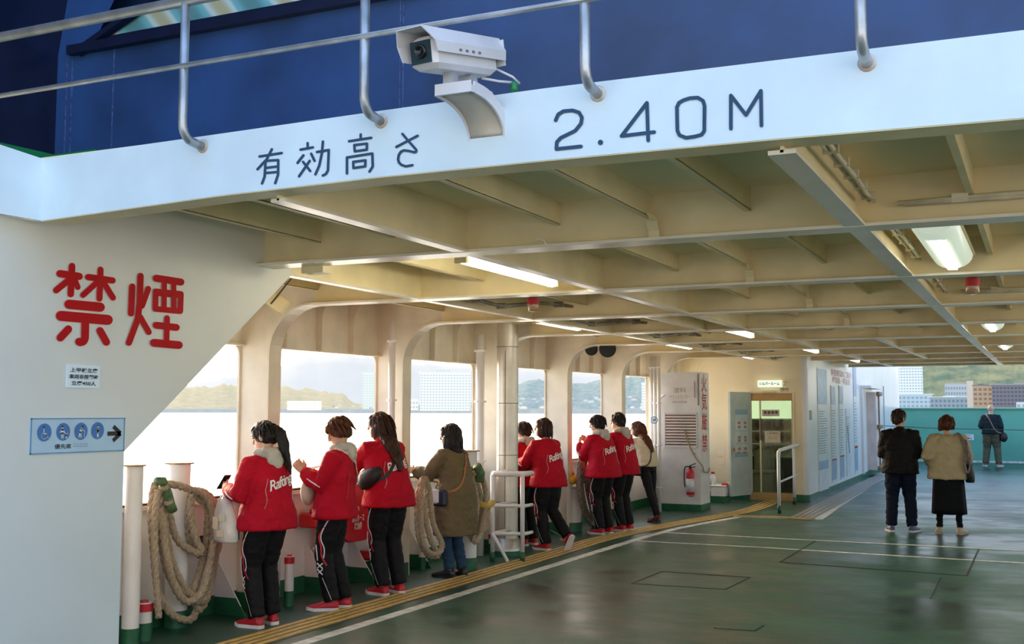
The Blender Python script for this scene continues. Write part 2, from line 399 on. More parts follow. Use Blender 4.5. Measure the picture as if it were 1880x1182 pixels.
BLUE=flat('sign_blue',(.06,.19,.45)); PALE=flat('pale_sign_blue',(.50,.66,.76)); SWH=flat('sign_white',(.8,.82,.82))
t,c,w,h=signX('priority_seat_sign','pale blue priority seat sign with four blue round pictograms and black arrow',[(55,767),(228,767),(226,828),(54,834)],WX,m=PALE)
def sgn(u,v): return V((WX,c.y+(u-.5)*w,c.z+(.5-v)*h))
mb=MB()
for a_,b_,c_,d_ in ((.0,.0,1,.035),(0,.965,1,1),(0,0,.012,1),(.988,0,1,1)):
    p=sgn(a_,b_);q=sgn(c_,d_); mb.box((WX+.006,p.y,q.z),(WX+.0075,q.y,p.z))
part(mb,'border',flat('border_blue',(.16,.33,.52)),t)
mb=MB(); cs=[(.135,.40),(.325,.39),(.51,.385),(.69,.375)]
rr=.25*h
for u,v in cs: p=sgn(u,v); mb.add([(WX+.008,p.y+rr*math.cos(2*PI*k/24),p.z+rr*math.sin(2*PI*k/24)) for k in range(24)],[tuple(range(24))])
part(mb,'pictogram_disc',BLUE,t)
def pic(lines,cu,cv):
    ce=sgn(cu,cv); return strokes(lines,lambda x,y:V((WX+.0095,ce.y+x*rr,ce.z-y*rr)),V((0,0,0)),8)
arcw=[(.42*math.cos(a)-.02,.35+.38*math.sin(a)) for a in [math.radians(k) for k in range(-20,231,25)]]
W1=[([(-.12,-.62),(-.12,-.60)],.24),([(-.12,-.4),(-.1,.15),(.3,.15),(.5,.6),(.62,.55)],.12),(arcw,.1)]
W2=[([(-.15,-.62),(-.15,-.6)],.24),([(-.15,-.3),(-.15,.2)],.34),([(-.25,.2),(-.28,.75)],.14),([(-.05,.2),(-.05,.75)],.14),([(-.2,-.3),(-.5,.1)],.12),([(-.1,-.3),(.25,.2)],.12),([(.42,.05),(.42,.07)],.2),([(.42,.3),(.42,.45)],.2),([(.36,.45),(.36,.75)],.1),([(.48,.45),(.48,.75)],.1),([(.42,.3),(.68,.15)],.09)]
W3=[([(.2,-.55),(.2,-.54)],.22),([(.05,-.3),(-.2,.1)],.3),([(-.2,.15),(-.35,.7)],.15),([(-.1,.2),(.0,.72)],.15),([(.1,-.3),(.3,-.05),(.5,-.1)],.1),([(.52,-.1),(.52,.72)],.06)]
W4=[([(0,-.62),(0,-.6)],.22),([(0,-.35),(-.02,.0),(.0,.2)],.34),([(.08,0),(.1,.05)],.3),([(-.06,.3),(-.06,.75)],.13),([(.07,.3),(.07,.75)],.13)]
mb=MB()
for W_,(u,v) in zip((W1,W2,W3,W4),cs): part(pic(W_,u,v),'pictogram',SWH,t)
mb=strokes([([(.79,.45),(.935,.45)],.045*1.2),],lambda x,y:sgn(x,y)+V((.008,0,0)),V((0,0,0)),4)
mb=MB(); 
for a_,b_ in (((.80,.47),(.95,.47)),((.865,.26),(.95,.47)),((.865,.68),(.95,.47))):
    p=sgn(*a_);q=sgn(*b_); d_=(q-p).normalized(); nn=V((0,-d_.z,d_.y))*.011; p=p-d_*0; mb.add([p+nn+V((.009,0,0)),q+nn+V((.009,0,0)),q-nn+V((.009,0,0)),p-nn+V((.009,0,0))],[(0,1,2,3)])
part(mb,'arrow',flat('dark_brown_ink',(.02,.012,.01)),t)
p=sgn(.325,.80); text('優先席',(WX+.006,p.y,p.z),(0,1,0),(0,0,1),w*.17,h*.14,BLK,t,bold=.01)
p=sgn(.51,.78); text('Priority seat\nPriority seats',(WX+.006,p.y,p.z),(0,1,0),(0,0,1),w*.16,h*.12,flat('grey_ink',(.3,.35,.4)),t)
# hull side --------------------------------------------------------------------
ZH,ZL=2.263,.974
HWALL=mat('bulwark_white_paint',(.78,.73,.70),.4,var=.05,scale=2,bump=.08,bscale=8)
yl=[-6,3.5]+FR[:7]+[21.3]
mb=MB(); mb.stripY(HX-.02,HX,-.1,ZL,yl); o=mb.build('wall_port',HWALL); struct(o,'white painted bulwark plating along the open windows','wall')
mb=MB(); mb.stripY(HX,HX+.006,0,.15,yl); mb.stripY(HX,HX+.004,0,.15,yl); part(mb,'base_paint',GREEN,o)
mb=MB(); mb.stripY(HX-.06,HX+.07,ZL-.012,ZL+.008,yl); mb.stripY(HX+.06,HX+.07,ZL-.05,ZL,yl); part(mb,'sill',mat('sill_warm_white',(.82,.72,.64),.35,var=.05),o)
mb=MB(); mb.stripY(HX-.02,HX,ZH,ZP,yl); mb.stripY(HX-.03,HX+.05,ZH-.006,ZH+.008,yl)
o=mb.build('wall_port_upper',HULL); struct(o,'warm cream header plating above the port side openings','wall')
mb=MB()
for y in [3.5]+FR[:7]:
    s=sh(y); mb.box((HX-.02,y-.03,ZL+s),(HX,y+.27,ZH+s))
    for yy_,sg in ((y-.03,-1),(y+.27,1)):
        for zz,sz in ((ZH+s,-1),(ZL+s,1)):
            P=[(HX-.018,yy_,zz)]+[(HX-.018,yy_+sg*.09*(1-math.sin(a)),zz+sz*.09*(1-math.cos(a))) for a in [PI/2*k/5 for k in range(6)]]
            mb.prism(P,(.016,0,0))
struct(mb.build('wall_port_jambs',HULL),'hull strips between the open windows','wall')
mb=MB()
for j in range(-1,7):
    y0=3.5 if j<0 else FR[j]; y1=FR[j+1] if j<6 else 21.3
    for k in (1,2,3):
        y=y0+(y1-y0)*k/4; s=sh(y); a=HX+.07
        arc=[(a+.25-.25*math.cos(t_),ZP-.25-.02+.25*math.sin(t_)) for t_ in [PI/2*i/6 for i in range(7)]]
        mb=MB(); mb.prism([(x,y-.006,z+s) for x,z in [(HX,ZH),(a,ZH)]+arc+[(a+.25,ZP),(HX,ZP)]],(0,.012,0))
        q=mb.build('header_stiffener',HULL); struct(q,'curved vertical stiffener on the header above the port openings','stiffener'); q['group']='header stiffeners'
# starboard side (out of view): bulwark only
mb=MB(); mb.stripY(STB,STB+.02,-.1,ZL,[-6,3.5]+FR); o=mb.build('wall_starboard',HWALL); struct(o,'white bulwark of the starboard side','wall')
# deckhouse at the far port side
DHX=-3.95; DHY=21.2; Z2=2.9
dl=atY(1375,722,DHY); dr=atY(1458,722,DHY); dh=dl.z; s=sh(DHY)
TAN=mat('deckhouse_cream_paint',(.85,.72,.50),.5,var=.04,scale=1.5,bump=.04,bscale=10)
mb=MB(); mb.box((HX,DHY,s),(dl.x,DHY+.05,Z2+s)); mb.box((dr.x,DHY,s),(DHX-.1,DHY+.05,Z2+s)); mb.box((dl.x,DHY,dh),(dr.x,DHY+.05,Z2+s))
o=mb.build('wall_deckhouse_front',TAN); struct(o,'cream deckhouse wall with the open lounge doorway','wall')
mb=MB(); mb.box((HX,DHY-.006,s),(dl.x-.0,DHY,s+.12)); mb.box((dr.x,DHY-.006,s),(DHX-.1,DHY,s+.12)); part(mb,'base_paint',GREEN,o)
PW=mat('pale_wall_paint',(.78,.77,.78),.3,var=.03,scale=1,bump=.03,bscale=8)
yw=[DHY+.1,24,27,30,33,35.8]
mb=MB(); mb.ring([[(DHX-.05,y,sh(y)),(DHX,y,sh(y)),(DHX,y,Z2+sh(y)-(.0)),(DHX-.05,y,Z2+sh(y))] for y in yw])
arc=[(DHX-.1+.1*math.cos(a),DHY+.1-.1*math.sin(a)) for a in [PI/2*k/6 for k in range(7)]]
mb.ring([[(x,y,s),(x-.02,y+.02,s),(x-.02,y+.02,Z2+s),(x,y,Z2+s)] for x,y in arc])
o=mb.build('wall_deckhouse_side',PW); struct(o,'pale deckhouse side wall covered with notice panels','wall')
mb=MB(); mb.ring([[(DHX,y,sh(y)),(DHX+.006,y,sh(y)),(DHX+.006,y,.12+sh(y)),(DHX,y,.12+sh(y))] for y in yw])
mb.ring([[(x,y,s),(x+.006,y-.006,s),(x+.006,y-.006,.12+s),(x,y,.12+s)] for x,y in arc]); part(mb,'base_paint',GREEN,o)
# bow bulwark
BG=mat('bow_green_paint',(.13,.42,.32),.45,var=.08,scale=1,bump=.05,bscale=5)
yb=35.8; zt_=atY(1800,750,yb).z
mb=MB(); mb.box((DHX,yb,sh(yb)-.1),(STB+1,yb+.08,zt_)); mb.box((DHX,yb-.05,zt_-.02),(STB+1,yb+.12,zt_+.02))
for i in range(5): x=-2.8+i*1.9; mb.box((x,yb+.08,sh(yb)),(x+.05,yb+.2,zt_-.05))
o=mb.build('wall_bow',BG); struct(o,'green painted bow bulwark across the end of the deck','wall')
mb=MB(); mb.box((DHX,yb-.01,sh(yb)),(STB+1,yb-.002,sh(yb)+.05)); part(mb,'water_line',LINE,o)
mb=MB(); mb.box((STB,FR[9],-.1),(STB+.02,yb,zt_)); struct(mb.build('wall_bow_side',BG),'green painted bow bulwark on the starboard side','wall')
t=thing('warning_sign','small white warning sign with red characters on the green bow wall','sign',tuple(atY(1776,806,yb-.01)))
p0=atY(1763,797,yb-.01);p1=atY(1788,808,yb-.01)
part(MB().box((p0.x,yb-.02,p1.z),(p1.x,yb-.011,p0.z)),'plate',SWH,t)
text('立入禁止',((p0.x+p1.x)/2,yb-.02,(p0.z+p1.z)/2-.03),(1,0,0),(0,0,1),(p1.x-p0.x)*.8,(p0.z-p1.z)*.4,REDT,t,bold=.02)
text('この先危険',((p0.x+p1.x)/2,yb-.02,(p0.z+p1.z)/2+.05),(1,0,0),(0,0,1),(p1.x-p0.x)*.7,(p0.z-p1.z)*.2,REDT,t,bold=.01)
# upper superstructure --------------------------------------------------------------
YB=5.0
bt=lambda px,py: atY(px,py,YB)
lc=bt(100,290)
mb=MB(); zlo=2.95; 
ledge=bt(400,44+6).z
# main vertical wall
mb.box((lc.x,YB,zlo),(7,YB+.05,ledge))
zc=bt(100,135).z
o=mb.build('wall_superstructure',NAVY); struct(o,'dark navy superstructure front above the fascia','wall')
mb=MB()
for px in (207,131,121): p=bt(px,200); mb.box((p.x-.004,YB-.004,zlo),(p.x+.004,YB,ledge-.02))
for px in (741,735): p=bt(px,100); mb.box((p.x-.003,YB-.003,zlo),(p.x+.003,YB,ledge+.5))
part(mb,'weld_seam',mat('faded_blue_seam',(.07,.12,.30),.4,var=.3,scale=30),o)
# window band leaning back above the ledge
g0=bt(189,86); g1=bt(300,8)
mb=MB(); zt2=ledge+1.6
mb.box((lc.x-.02,YB+.30,ledge-.2),(7,YB+.34,zt2+2.5))
mb.add([(lc.x-.0,YB,ledge),(g0.x-.1,YB,ledge),(g1.x+.1,YB+.25,zt2),(lc.x,YB+.25,zt2)],[(0,1,2,3)])
win=bt(640,2)
mb.box((bt(900,20).x,YB+.02,ledge),(7,YB+.05,zt2+1.5))
mb.box((lc.x-3,YB+.02,bt(400,-120).z),(7,YB+.07,zt2+1.5))
part(mb,'upper_plating',NAVY,o)
mb=MB(); mb.box((g0.x-.25,YB-.05,ledge-.02),(7,YB+.02,ledge+.035)); mb.box((g0.x-.1,YB-.02,ledge+.035),(7,YB+.02,ledge+.06)); 
a0=bt(150,97);a1=bt(290,-2); mb.tube([a0+V((0,-.02,0)),a1+V((0,-.02,0)),a1+(a1-a0)+V((0,-.02,0))],.035,6)
o2=mb.build('window_1_frame',NAVYD); struct(o2,'dark frame ledge of the slanted bridge window','window')
GL=mat('bridge_window_glass',(.10,.20,.20),.08,metal=0,var=.2,scale=3,spec=.9)
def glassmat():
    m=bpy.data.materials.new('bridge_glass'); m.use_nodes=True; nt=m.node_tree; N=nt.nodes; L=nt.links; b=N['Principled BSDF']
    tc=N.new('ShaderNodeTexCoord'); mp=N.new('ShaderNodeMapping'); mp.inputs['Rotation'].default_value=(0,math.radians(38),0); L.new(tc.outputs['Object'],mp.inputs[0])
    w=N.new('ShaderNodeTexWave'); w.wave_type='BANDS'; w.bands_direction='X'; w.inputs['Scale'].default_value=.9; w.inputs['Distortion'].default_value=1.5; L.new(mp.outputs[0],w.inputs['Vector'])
    c=N.new('ShaderNodeValToRGB'); e=c.color_ramp.elements; e[0].color=(.10,.25,.26,1); e[1].color=(.42,.40,.24,1); x=e.new(.5); x.color=(.16,.42,.46,1); x=e.new(.75); x.color=(.5,.62,.6,1)  # colour bands imitate reflections in the glass
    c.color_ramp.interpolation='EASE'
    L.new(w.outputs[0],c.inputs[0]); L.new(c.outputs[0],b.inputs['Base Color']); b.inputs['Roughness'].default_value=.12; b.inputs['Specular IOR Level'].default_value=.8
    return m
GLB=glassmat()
pa=bt(189,86);pb=bt(300,8)
dirp=(pb-pa); top_=pa+dirp*((zt2+.4-pa.z)/dirp.z)
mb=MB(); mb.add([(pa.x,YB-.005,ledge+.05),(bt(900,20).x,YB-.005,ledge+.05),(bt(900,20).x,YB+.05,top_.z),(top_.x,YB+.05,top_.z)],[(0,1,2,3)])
struct(mb.build('window_1_pane',GLB),'greenish bridge window glass with pale reflections painted in bands','window')
mb=MB(); 
for x in (-1.55,): mb.box((x-.03,YB-.04,ledge),(x+.03,YB,zt2+.4))
# port wing wall (longitudinal) left of the corner
lcx=lc.x
mb=MB(); mb.box((lcx-.05,-2,2.95),(lcx,YB+.4,6.5)); o=mb.build('wall_superstructure_side',NAVYD); struct(o,'navy side wall of the superstructure with its shade painted in','wall')  # darker navy stands in for the shade on this wall
mb=MB(); zg=atY(100,284,YB).z
mb.box((lcx,YB-.01,2.9),(lcx+.35,YB-.002,zg)); mb.add([(lcx+.002,YB,2.9),(lcx+.002,1.5,2.9),(lcx+.002,1.5,zg-.1),(lcx+.002,YB,zg)],[(0,1,2,3)])
part(mb,'base_paint',mat('bright_green_paint',(.01,.22,.07),.4),o)
mb=MB(); mb.box((HX,YF+.35,2.892),(STB,YB+3,2.9)); struct(mb.build('floor_upper',GREEN),'green upper deck behind the fascia','deck')
# ================================================================= DECK MARKINGS
def ribbon(pts,w,h=.004,z=.002,samp=.4):
    """flat painted band along deck points (world xy), following the sheer"""
    P=[V((p[0],p[1],0)) for p in pts]; q=[P[0]]
    for a,b in zip(P,P[1:]):
        n=max(1,int((b-a).length/samp))
        for i in range(1,n+1): q.append(a.lerp(b,i/n))
    rings=[]
    for i,p in enumerate(q):
        t=(q[min(i+1,len(q)-1)]-q[max(i-1,0)]).normalized(); s=V((-t.y,t.x,0))*w/2
        a=p-s; b=p+s
        rings.append([(a.x,a.y,sh(a.y)+z),(b.x,b.y,sh(b.y)+z),(b.x,b.y,sh(b.y)+z+h),(a.x,a.y,sh(a.y)+z+h)])
    return MB().ring(rings)
def dp(*pp): return [deck(x,y) for x,y in pp]
def smoothp(P,n=2):
    for _ in range(n):
        q=[P[0]]
        for a,b in zip(P,P[1:]): q+= [a.lerp(b,.25),a.lerp(b,.75)]
        q.append(P[-1]); P=q
    return P
XT=-5.33
tp=[V((XT,2.5,0)),V((XT,9,0)),V((XT,13,0))]+dp((1100,990),(1180,973),(1250,960),(1330,947),(1385,935),(1425,918))
tp=smoothp(tp,2)
def offs(P,d):
    r=[]
    for i,p in enumerate(P):
        t=(P[min(i+1,len(P)-1)]-P[max(i-1,0)]); t.z=0; t.normalize(); r.append(p+V((-t.y,t.x,0))*d)
    return r
t=thing('tactile_strip','yellow raised guide bars running along the deck edge to the doorway','tactile paving',(XT,9,sh(9)))
part(ribbon(tp,.34,.003,.001),'base_strip',mat('dark_strip_base',(.10,.075,.03),.6),t)
for d in (-.125,-.042,.042,.125): part(ribbon(offs(tp,d),.036,.008,.004),'guide_bar',YEL,t)
gp=[V((max(p.x,-3.62),min(p.y,35.4),p.z)) for p in dp((1470,952),(1575,888),(1640,846),(1668,830))]
t=thing('tactile_strip','pale grey guide bars beside the notice panel wall','tactile paving',tuple(deck(1530,915)))
part(ribbon(gp,.40,.003,.001),'base_strip',mat('wet_grey_base',(.12,.14,.13),.3),t)
for d in (-.14,-.045,.045,.14): part(ribbon(offs(gp,d),.04,.008,.004),'guide_bar',mat('beige_guide_bar',(.40,.33,.27),.5),t)
t=thing('tactile_strip','short yellow guide bars across the deck below the handrail','tactile paving',tuple(deck(1420,952)))
cp=dp((1345,948),(1420,949),(1492,954))
part(ribbon(cp,.24,.003,.0015),'base_strip',MATS['dark_strip_base'],t)
for d in (-.07,.0,.07): part(ribbon(offs(cp,d),.035,.008,.004),'guide_bar',YEL,t)
ol=[V((-4.95,2.5,0)),V((-4.95,9,0)),V((-4.93,13,0))]+dp((1220,975),(1300,959),(1358,949))
for P,w,lb in ((smoothp(ol,1),.115,'grey white line beside the yellow guide bars'),(dp((1358,949),(1425,951),(1502,953.5)),.09,'short white line crossing below the handrail'),
    (dp((1502,953.5),(1560,915),(1640,864),(1700,828)),.13,'white line running forward past the notice wall'),
    (dp((1212,977),(1400,987),(1640,999),(1880,1011),(2500,1049)),.075,'farther of the two white cross lines on the deck'),
    (dp((1168,993),(1400,1005),(1640,1020),(1900,1035),(2500,1076)),.075,'nearer of the two white cross lines on the deck')):
    o=solo(ribbon(P,w,.002,.0015),'floor_line',LINE,lb,'floor line',kind='structure')
GAP=mat('hatch_seam',(.012,.02,.014),.7)
def hatch(c,lb,w=.02,closed=True):
    P=dp(*c); P=P+[P[0]] if closed else P
    mb=MB()
    for a,b in zip(P,P[1:]): q=ribbon([a,b],w,.002,.0015); mb.add(q.v,q.f)
    solo(mb,'floor_hatch',GAP,lb,'deck hatch',kind='structure')
hatch([(1160,1071),(1215,1049),(1377,1060),(1331,1082)],'small flush hatch outline in the green deck')
hatch([(1497,993),(1432,1032),(1775,1057),(1797,1008)],'larger flush hatch outline crossed by the white lines',closed=False)
hatch([(1310,1153),(1385,1158),(1402,1148)],'short seam of a flush hatch near the bottom edge',.012,False)
hatch([(1728,1060),(1708,1098)],'thin weld seam beyond the larger hatch',.01,False)
# ================================================================= RAIL ON THE UPPER DECK
yr=YF-.13
tl=atY(325,125,yr).z; tt=atY(331,4,yr).z
t=thing('guard_rail','grey steel pipe guard rail fixed to the pale fascia','railing',(0,yr,2.9))
for px,py in ((372,268),(700,222),(1098,172),(1592,115)):
    e=atY(px,py,YF); zb=e.z+.0; r=.0195
    pts=[(e.x,YF+.0,e.z-.002),(e.x,YF-.07,e.z+.004)]+[(e.x,YF-.07-.06*math.sin(a),e.z+.004+.07*(1-math.cos(a))) for a in [PI/2*k/5 for k in range(1,6)]]+[(e.x,yr,tt)]
    part(MB().tube(pts,r,12),'post',STEEL,t,True)
    part(MB().lathe([(.032,-.003),(.032,.0),(.02,.006)],n=16,T=M.Translation((e.x,YF,e.z))@M.Rotation(PI/2,4,'X')),'flange',mat('rusty_pale_paint',(.72,.68,.62),.6,c2=(.55,.42,.32),scale=20),t,True)
sl=.0
part(MB().tube([(-7,yr-.015,tl-.0),(4.8,yr-.015,tl)],.0115,10),'mid_rail',STEEL,t,True)
part(MB().tube([(-7,yr,tt),(4.8,yr,tt)],.023,12),'top_rail',STEEL,t,True)
# ================================================================= CCTV
CW=mat('camera_housing_white',(.80,.76,.76),.4,var=.03); 
zl=atY(890,252,YF).z; px=atY(893,250,YF).x; yo=YF-.27; zh=atY(835,176,yo+.05).z
prof=[(YF,zl)]+[(YF-.20*(1-math.cos(a)),zl+(zh-zl)*math.sin(a)) for a in [PI/2*k/10 for k in range(1,11)]]+[(yo,zh)]
t=thing('camera_bracket','curved white shelf bracket on the fascia under the security camera','bracket',(px,YF,zl))
hw=.075
mb=MB(); mb.ring([[(px-hw,y,z),(px+hw,y,z),(px+hw,y+.012,z+.012),(px-hw,y+.012,z+.012)] for y,z in prof]); part(mb,'curved_plate',mat('bracket_warm_shade',(.72,.62,.52),.5),t,True)
mb=MB()
for x in (px-hw,px+hw): mb.prism([(x-.004,y,z-.008) for y,z in prof]+[(x-.004,y+.02,z+.035) for y,z in reversed(prof)],(.008,0,0))
mb.prism([(px+hw-.004,y,z) for y,z in prof]+[(px+hw-.004,YF,zh)],(.006,0,0)) 
mb.box((px-hw,yo-.006,zh-.008),(px+hw,yo+.006,zh+.034)); mb.box((px-hw,yo,zh+.02),(px+hw,YF-.10,zh+.034)); part(mb,'rim',CW,t)
cam=thing('security_camera','white hooded security camera pointing aft above the clearance lettering','camera',(px-.03,YF-.17,zh+.034))
T=M.Translation((px-.045,YF-.18,zh+.165))@M.Rotation(math.radians(-9),4,'Z')@M.Rotation(math.radians(10),4,'X')
mb=MB(); mb.rbox((0,0,-.006),(.122,.40,.118),.018,T); part(mb,'housing',CW,cam)
hood=[(-.080,-.03),(-.085,.025),(-.058,.078),(.058,.078),(.085,.025),(.080,-.012)]
mb=MB(); ins=[(x*.95,z-.004 if z>.05 else z) for x,z in hood]
y0,y1=-.235,.225
fy=[-.215,-.232,-.262,-.262,-.222,-.205]
vs=[(x,fy[i],z) for i,(x,z) in enumerate(hood)]+[(x,y1,z) for x,z in hood]+[(x,fy[i],z) for i,(x,z) in enumerate(ins)]+[(x,y1,z) for x,z in ins]
fs=[(i,i+1,i+7,i+6) for i in range(5)]+[(12+i,12+i+6,12+i+7,12+i+1) for i in range(5)]+[(i,12+i,13+i,i+1) for i in range(5)]+[(6+i,7+i,19+i,18+i) for i in range(5)]
mb.add(vs,fs,T); mb.box((-.078,y1-.004,-.03),(.078,y1,.07),T); part(mb,'sun_hood',CW,cam)
mb=MB(); mb.box((-.044,-.2075,-.045),(.044,-.199,.036),T); part(mb,'front_glass',mat('dark_glass',(.02,.05,.06),.08,spec=.9),cam)
mb=MB(); mb.lathe([(.026,0),(.026,.012),(.018,.014),(.016,.004)],n=18,T=T@M.Translation((.004,-.206,-.002))@M.Rotation(PI/2,4,'X')); part(mb,'lens',BLKG,cam,True)
mb=MB()
for i,y in enumerate((-.08,-.04,0,.04)): mb.box((.0805,y,-.002),(.085,y+.014,.006),T)
psplit(mb,'screw',mat('grey_screw',(.2,.2,.2),.5),cam)
mb=MB()
for y in (-.03,.09): mb.box((-.02,y-.022,-.12),(.02,y+.022,-.05),M.Translation((px-.045,YF-.18,zh+.154))); 
mb.lathe([(.03,-.012),(.03,.012)],n=14,T=M.Translation((px-.02,YF-.09,zh+.09))@M.Rotation(PI/2,4,'Y'))
psplit(mb,'mount',mat('mount_grey',(.6,.6,.6),.4,metal=.4),cam)
mb=MB(); e=T@V((.03,.2,-.03)); mb.tube([e,e+V((.06,.06,-.03)),e+V((.085,.07,-.055)),e+V((.03,.0,-.06)),e+V((-.02,-.05,-.055))],.005,8); part(mb,'cable',CW,cam,True)
p=atY(944,168,YF+.02); mb=MB(); mb.lathe([(.012,0),(.016,.01),(.014,.02),(.017,.026),(.012,.036),(.004,.04)],c=(p.x,p.y,p.z),n=12)
solo(mb,'bolt_cap',mat('bottle_green_paint',(.01,.25,.08),.3),'small green painted cap on the fascia top beside the camera','cap',smooth=True)
# ================================================================= LAMPS ETC UNDER THE DECKHEAD
TUBE=mat('lit_tube',(1,1,.9),emit=(1,.98,.78),es=14); TUBEC=mat('lit_diffuser',(.75,.82,.7),.3,emit=(.75,.88,.72),es=.28); TUBEF=mat('far_lit_tube',(1,1,1),emit=(.95,1,.9),es=3.5)
TUBES=mat('fill_lamp_diffuser',(.8,.82,.7),.3,emit=(1,.93,.72),es=2.6)
def fluor(x,y0,y1,lb,wide=False,z=2.60,far=False,grp=None):
    s=sh((y0+y1)/2); t=thing('fluorescent_lamp',lb,'lamp',(x,(y0+y1)/2,ZP+s))
    if wide:
        mb=MB(); rings=[]
        for y,k in ((y0,.75),(y0+.05,1),(y1-.05,1),(y1,.75)):
            rings.append([(x+k*.12*math.cos(a),y,z+.09+s-.085*k*math.sin(a)) for a in [PI*q/10 for q in range(11)]])
        mb.ring(rings); part(mb,'diffuser',TUBES if x>1 else TUBEC,t,'auto')
        mb=MB(); mb.box((x-.028,y0+.12,z+s-.004),(x+.028,y1-.08,z+.012+s)); part(mb,'tube',TUBE,t)
        mb=MB(); mb.box((x-.13,y0-.01,z+.09+s),(x+.13,y1+.01,z+.11+s)); mb.box((x+.15,y0+.1,z+.10+s),(x+.2,y0+.2,ZP+s)); mb.box((x-.04,y0+.1,z+.11+s),(x+.04,y1-.1,ZP+s)); part(mb,'housing',CREAM,t)
    else:
        mb=MB(); mb.box((x-.055,y0,z+.075+s),(x+.055,y1,ZP+s)); mb.box((x-.09,y0-.03,z+.06+s),(x+.09,y1+.03,z+.078+s)); part(mb,'housing',CREAM,t)
        mb=MB(); mb.tube([(x,y0+.03,z+.03+s),(x,y1-.03,z+.03+s)],.034,10); part(mb,'tube',TUBEF if far else TUBE,t,True)
        mb=MB(); mb.box((x-.04,y0,z+s),(x+.04,y0+.03,z+.07+s)); mb.box((x-.04,y1-.03,z+s),(x+.04,y1,z+.07+s)); psplit(mb,'end_cap',mat('lamp_end_cap',(.7,.62,.35),.5),t)
p=atZ(855,473,2.63);q=atZ(1008,520,2.63)
fluor((p.x+q.x)/2,p.y,q.y,'bright fluorescent tube beside the left hand girder of the nearest bays')
fluor(-.50,6.3,7.75,'broad lit fluorescent lamp with curved diffuser beside the red and clear alarm lamp',True)
fluor(-3.28,FR[3]+.3,FR[3]+1.6,'lit tube on the middle girder in the fourth bay',False,far=True)
fluor(-3.28,FR[5]+.3,FR[5]+1.6,'lit tube on the middle girder in the sixth bay',False,far=True)
fluor(-3.28,FR[7]+.3,FR[7]+1.6,'lit tube on the middle girder in the eighth bay',False,far=True)
fluor(-.50,FR[3]+.3,FR[3]+1.6,'lit diffuser lamp right of the broad girder in the fourth bay',True,far=True)
fluor(-.50,FR[5]+.3,FR[5]+1.6,'lit diffuser lamp right of the broad girder in the sixth bay',True,far=True)
fluor(-4.75,FR[2]+.5,FR[2]+1.7,'lit tube beside the window side girder over the exhaust pipe',False,far=True)
fluor(-4.75,FR[4]+.5,FR[4]+1.7,'lit tube beside the window side girder over the louvred locker',False,far=True)
fluor(-4.75,FR[6]+.2,FR[6]+1.2,'lit tube beside the window side girder near the doorway',False,far=True)
AMB=mat('clear_amber_lens',(.75,.5,.3),.12,trans=.5)
for px,py0,py1,lb,z in ((979,548,572,'red capped alarm lamp left of the far middle girder',2.66),(1785,512,540,'red capped alarm lamp right of the broad girder',2.66)):
    y=FR[1]+.55; a=atY(px,py0,y); c=atY(px,py1,y); h=a.z-c.z; r=.05
    t=thing('alarm_lamp',lb,'alarm lamp',(a.x,y,ZP+sh(y)))
    part(MB().lathe([(.012,0),(.012,ZP-a.z-.0)],c=(a.x,y,a.z),n=8),'stem',CREAM,t,True)
    part(MB().lathe([(r,-h*.48),(r,0),(r*.6,.012)],c=(a.x,y,a.z),n=16),'cap',RED,t,'auto')
    part(MB().lathe([(r*.5,-h),(r*.85,-h*.9),(r*.92,-h*.45),(r*.9,-h*.4)],c=(a.x,y,a.z),n=16),'lens',AMB,t,True)
for i,(x_,j_) in enumerate(((1.8,-1),(3.4,0),(1.8,1),(3.4,2),(1.8,3))):  # unseen lamps added to brighten the deck and deckhead
    y_=(YF+.3) if j_<0 else FR[j_]+.4; fluor(x_,y_,y_+1.2,f'added unseen fill lamp over the starboard lane, number {["one","two","three","four","five","six","seven"][i]} from the fascia',True)
# cable runs
CAB=mat('painted_cable',(.72,.62,.44),.55,var=.1); DK=mat('dark_clamp',(.06,.05,.04),.6)
def cable(pts,r,lb,clamps=6,mt=None,two=True):
    P=[V(p) for p in pts]; t=thing('cable_run',lb,'cable',tuple(P[0]))
    for k in range(2 if two else 1):
        o=V((.0,0,0)) if k==0 else V((r*2.1,0,-r*.6))
        q=[p+o+V((random.uniform(-1,1)*r*.5,0,random.uniform(-1,1)*r*.5)) for p in P]; part(MB().tube(q,r,7),'cable',mt or CAB,t,True)
    mb=MB()
    for i in range(clamps):
        a=(i+.5)/clamps*(len(P)-1); k=int(a); p=P[k].lerp(P[min(k+1,len(P)-1)],a-k)
        mb.box((p.x-r*1.6,p.y-.012,p.z-r*1.5),(p.x+r*4,p.y+.012,p.z+r*1.8))
    psplit(mb,'clamp',mt or CAB,t)
    mb=MB()
    for i in range(clamps):
        a=(i+.5)/clamps*(len(P)-1); k=int(a); p=P[k].lerp(P[min(k+1,len(P)-1)],a-k); mb.ell((p.x+r*3.4,p.y,p.z+.004),(.006,.009,.006),8,5)
    psplit(mb,'clamp_screw',DK,t)
def line3(a,b,n): return [V(a).lerp(V(b),i/n) for i in range(n+1)]
for j,lb in ((-1,'nearest'),(0,'second'),(1,'third')):
    y0=(YF+.2) if j<0 else FR[j]+.12; y1=FR[j+1]-.12; s=sh(y0)
    cable(line3((-.76+.03,y0,2.70+s),(-.76+.03,y1,2.70+s),6),.011,f'painted cable run clamped along the broad girder in the {lb} bay',6)
cable(line3((-.6,FR[0]-.06,2.69),(3,FR[0]-.06,2.69),8),.013,'painted pipe run along the first cross beam right of the broad girder',7)
cable(line3((-.6,FR[2]-.08,2.70),(3,FR[2]-.08,2.70),8),.015,'painted pipe run along the third cross beam right of the broad girder',7)
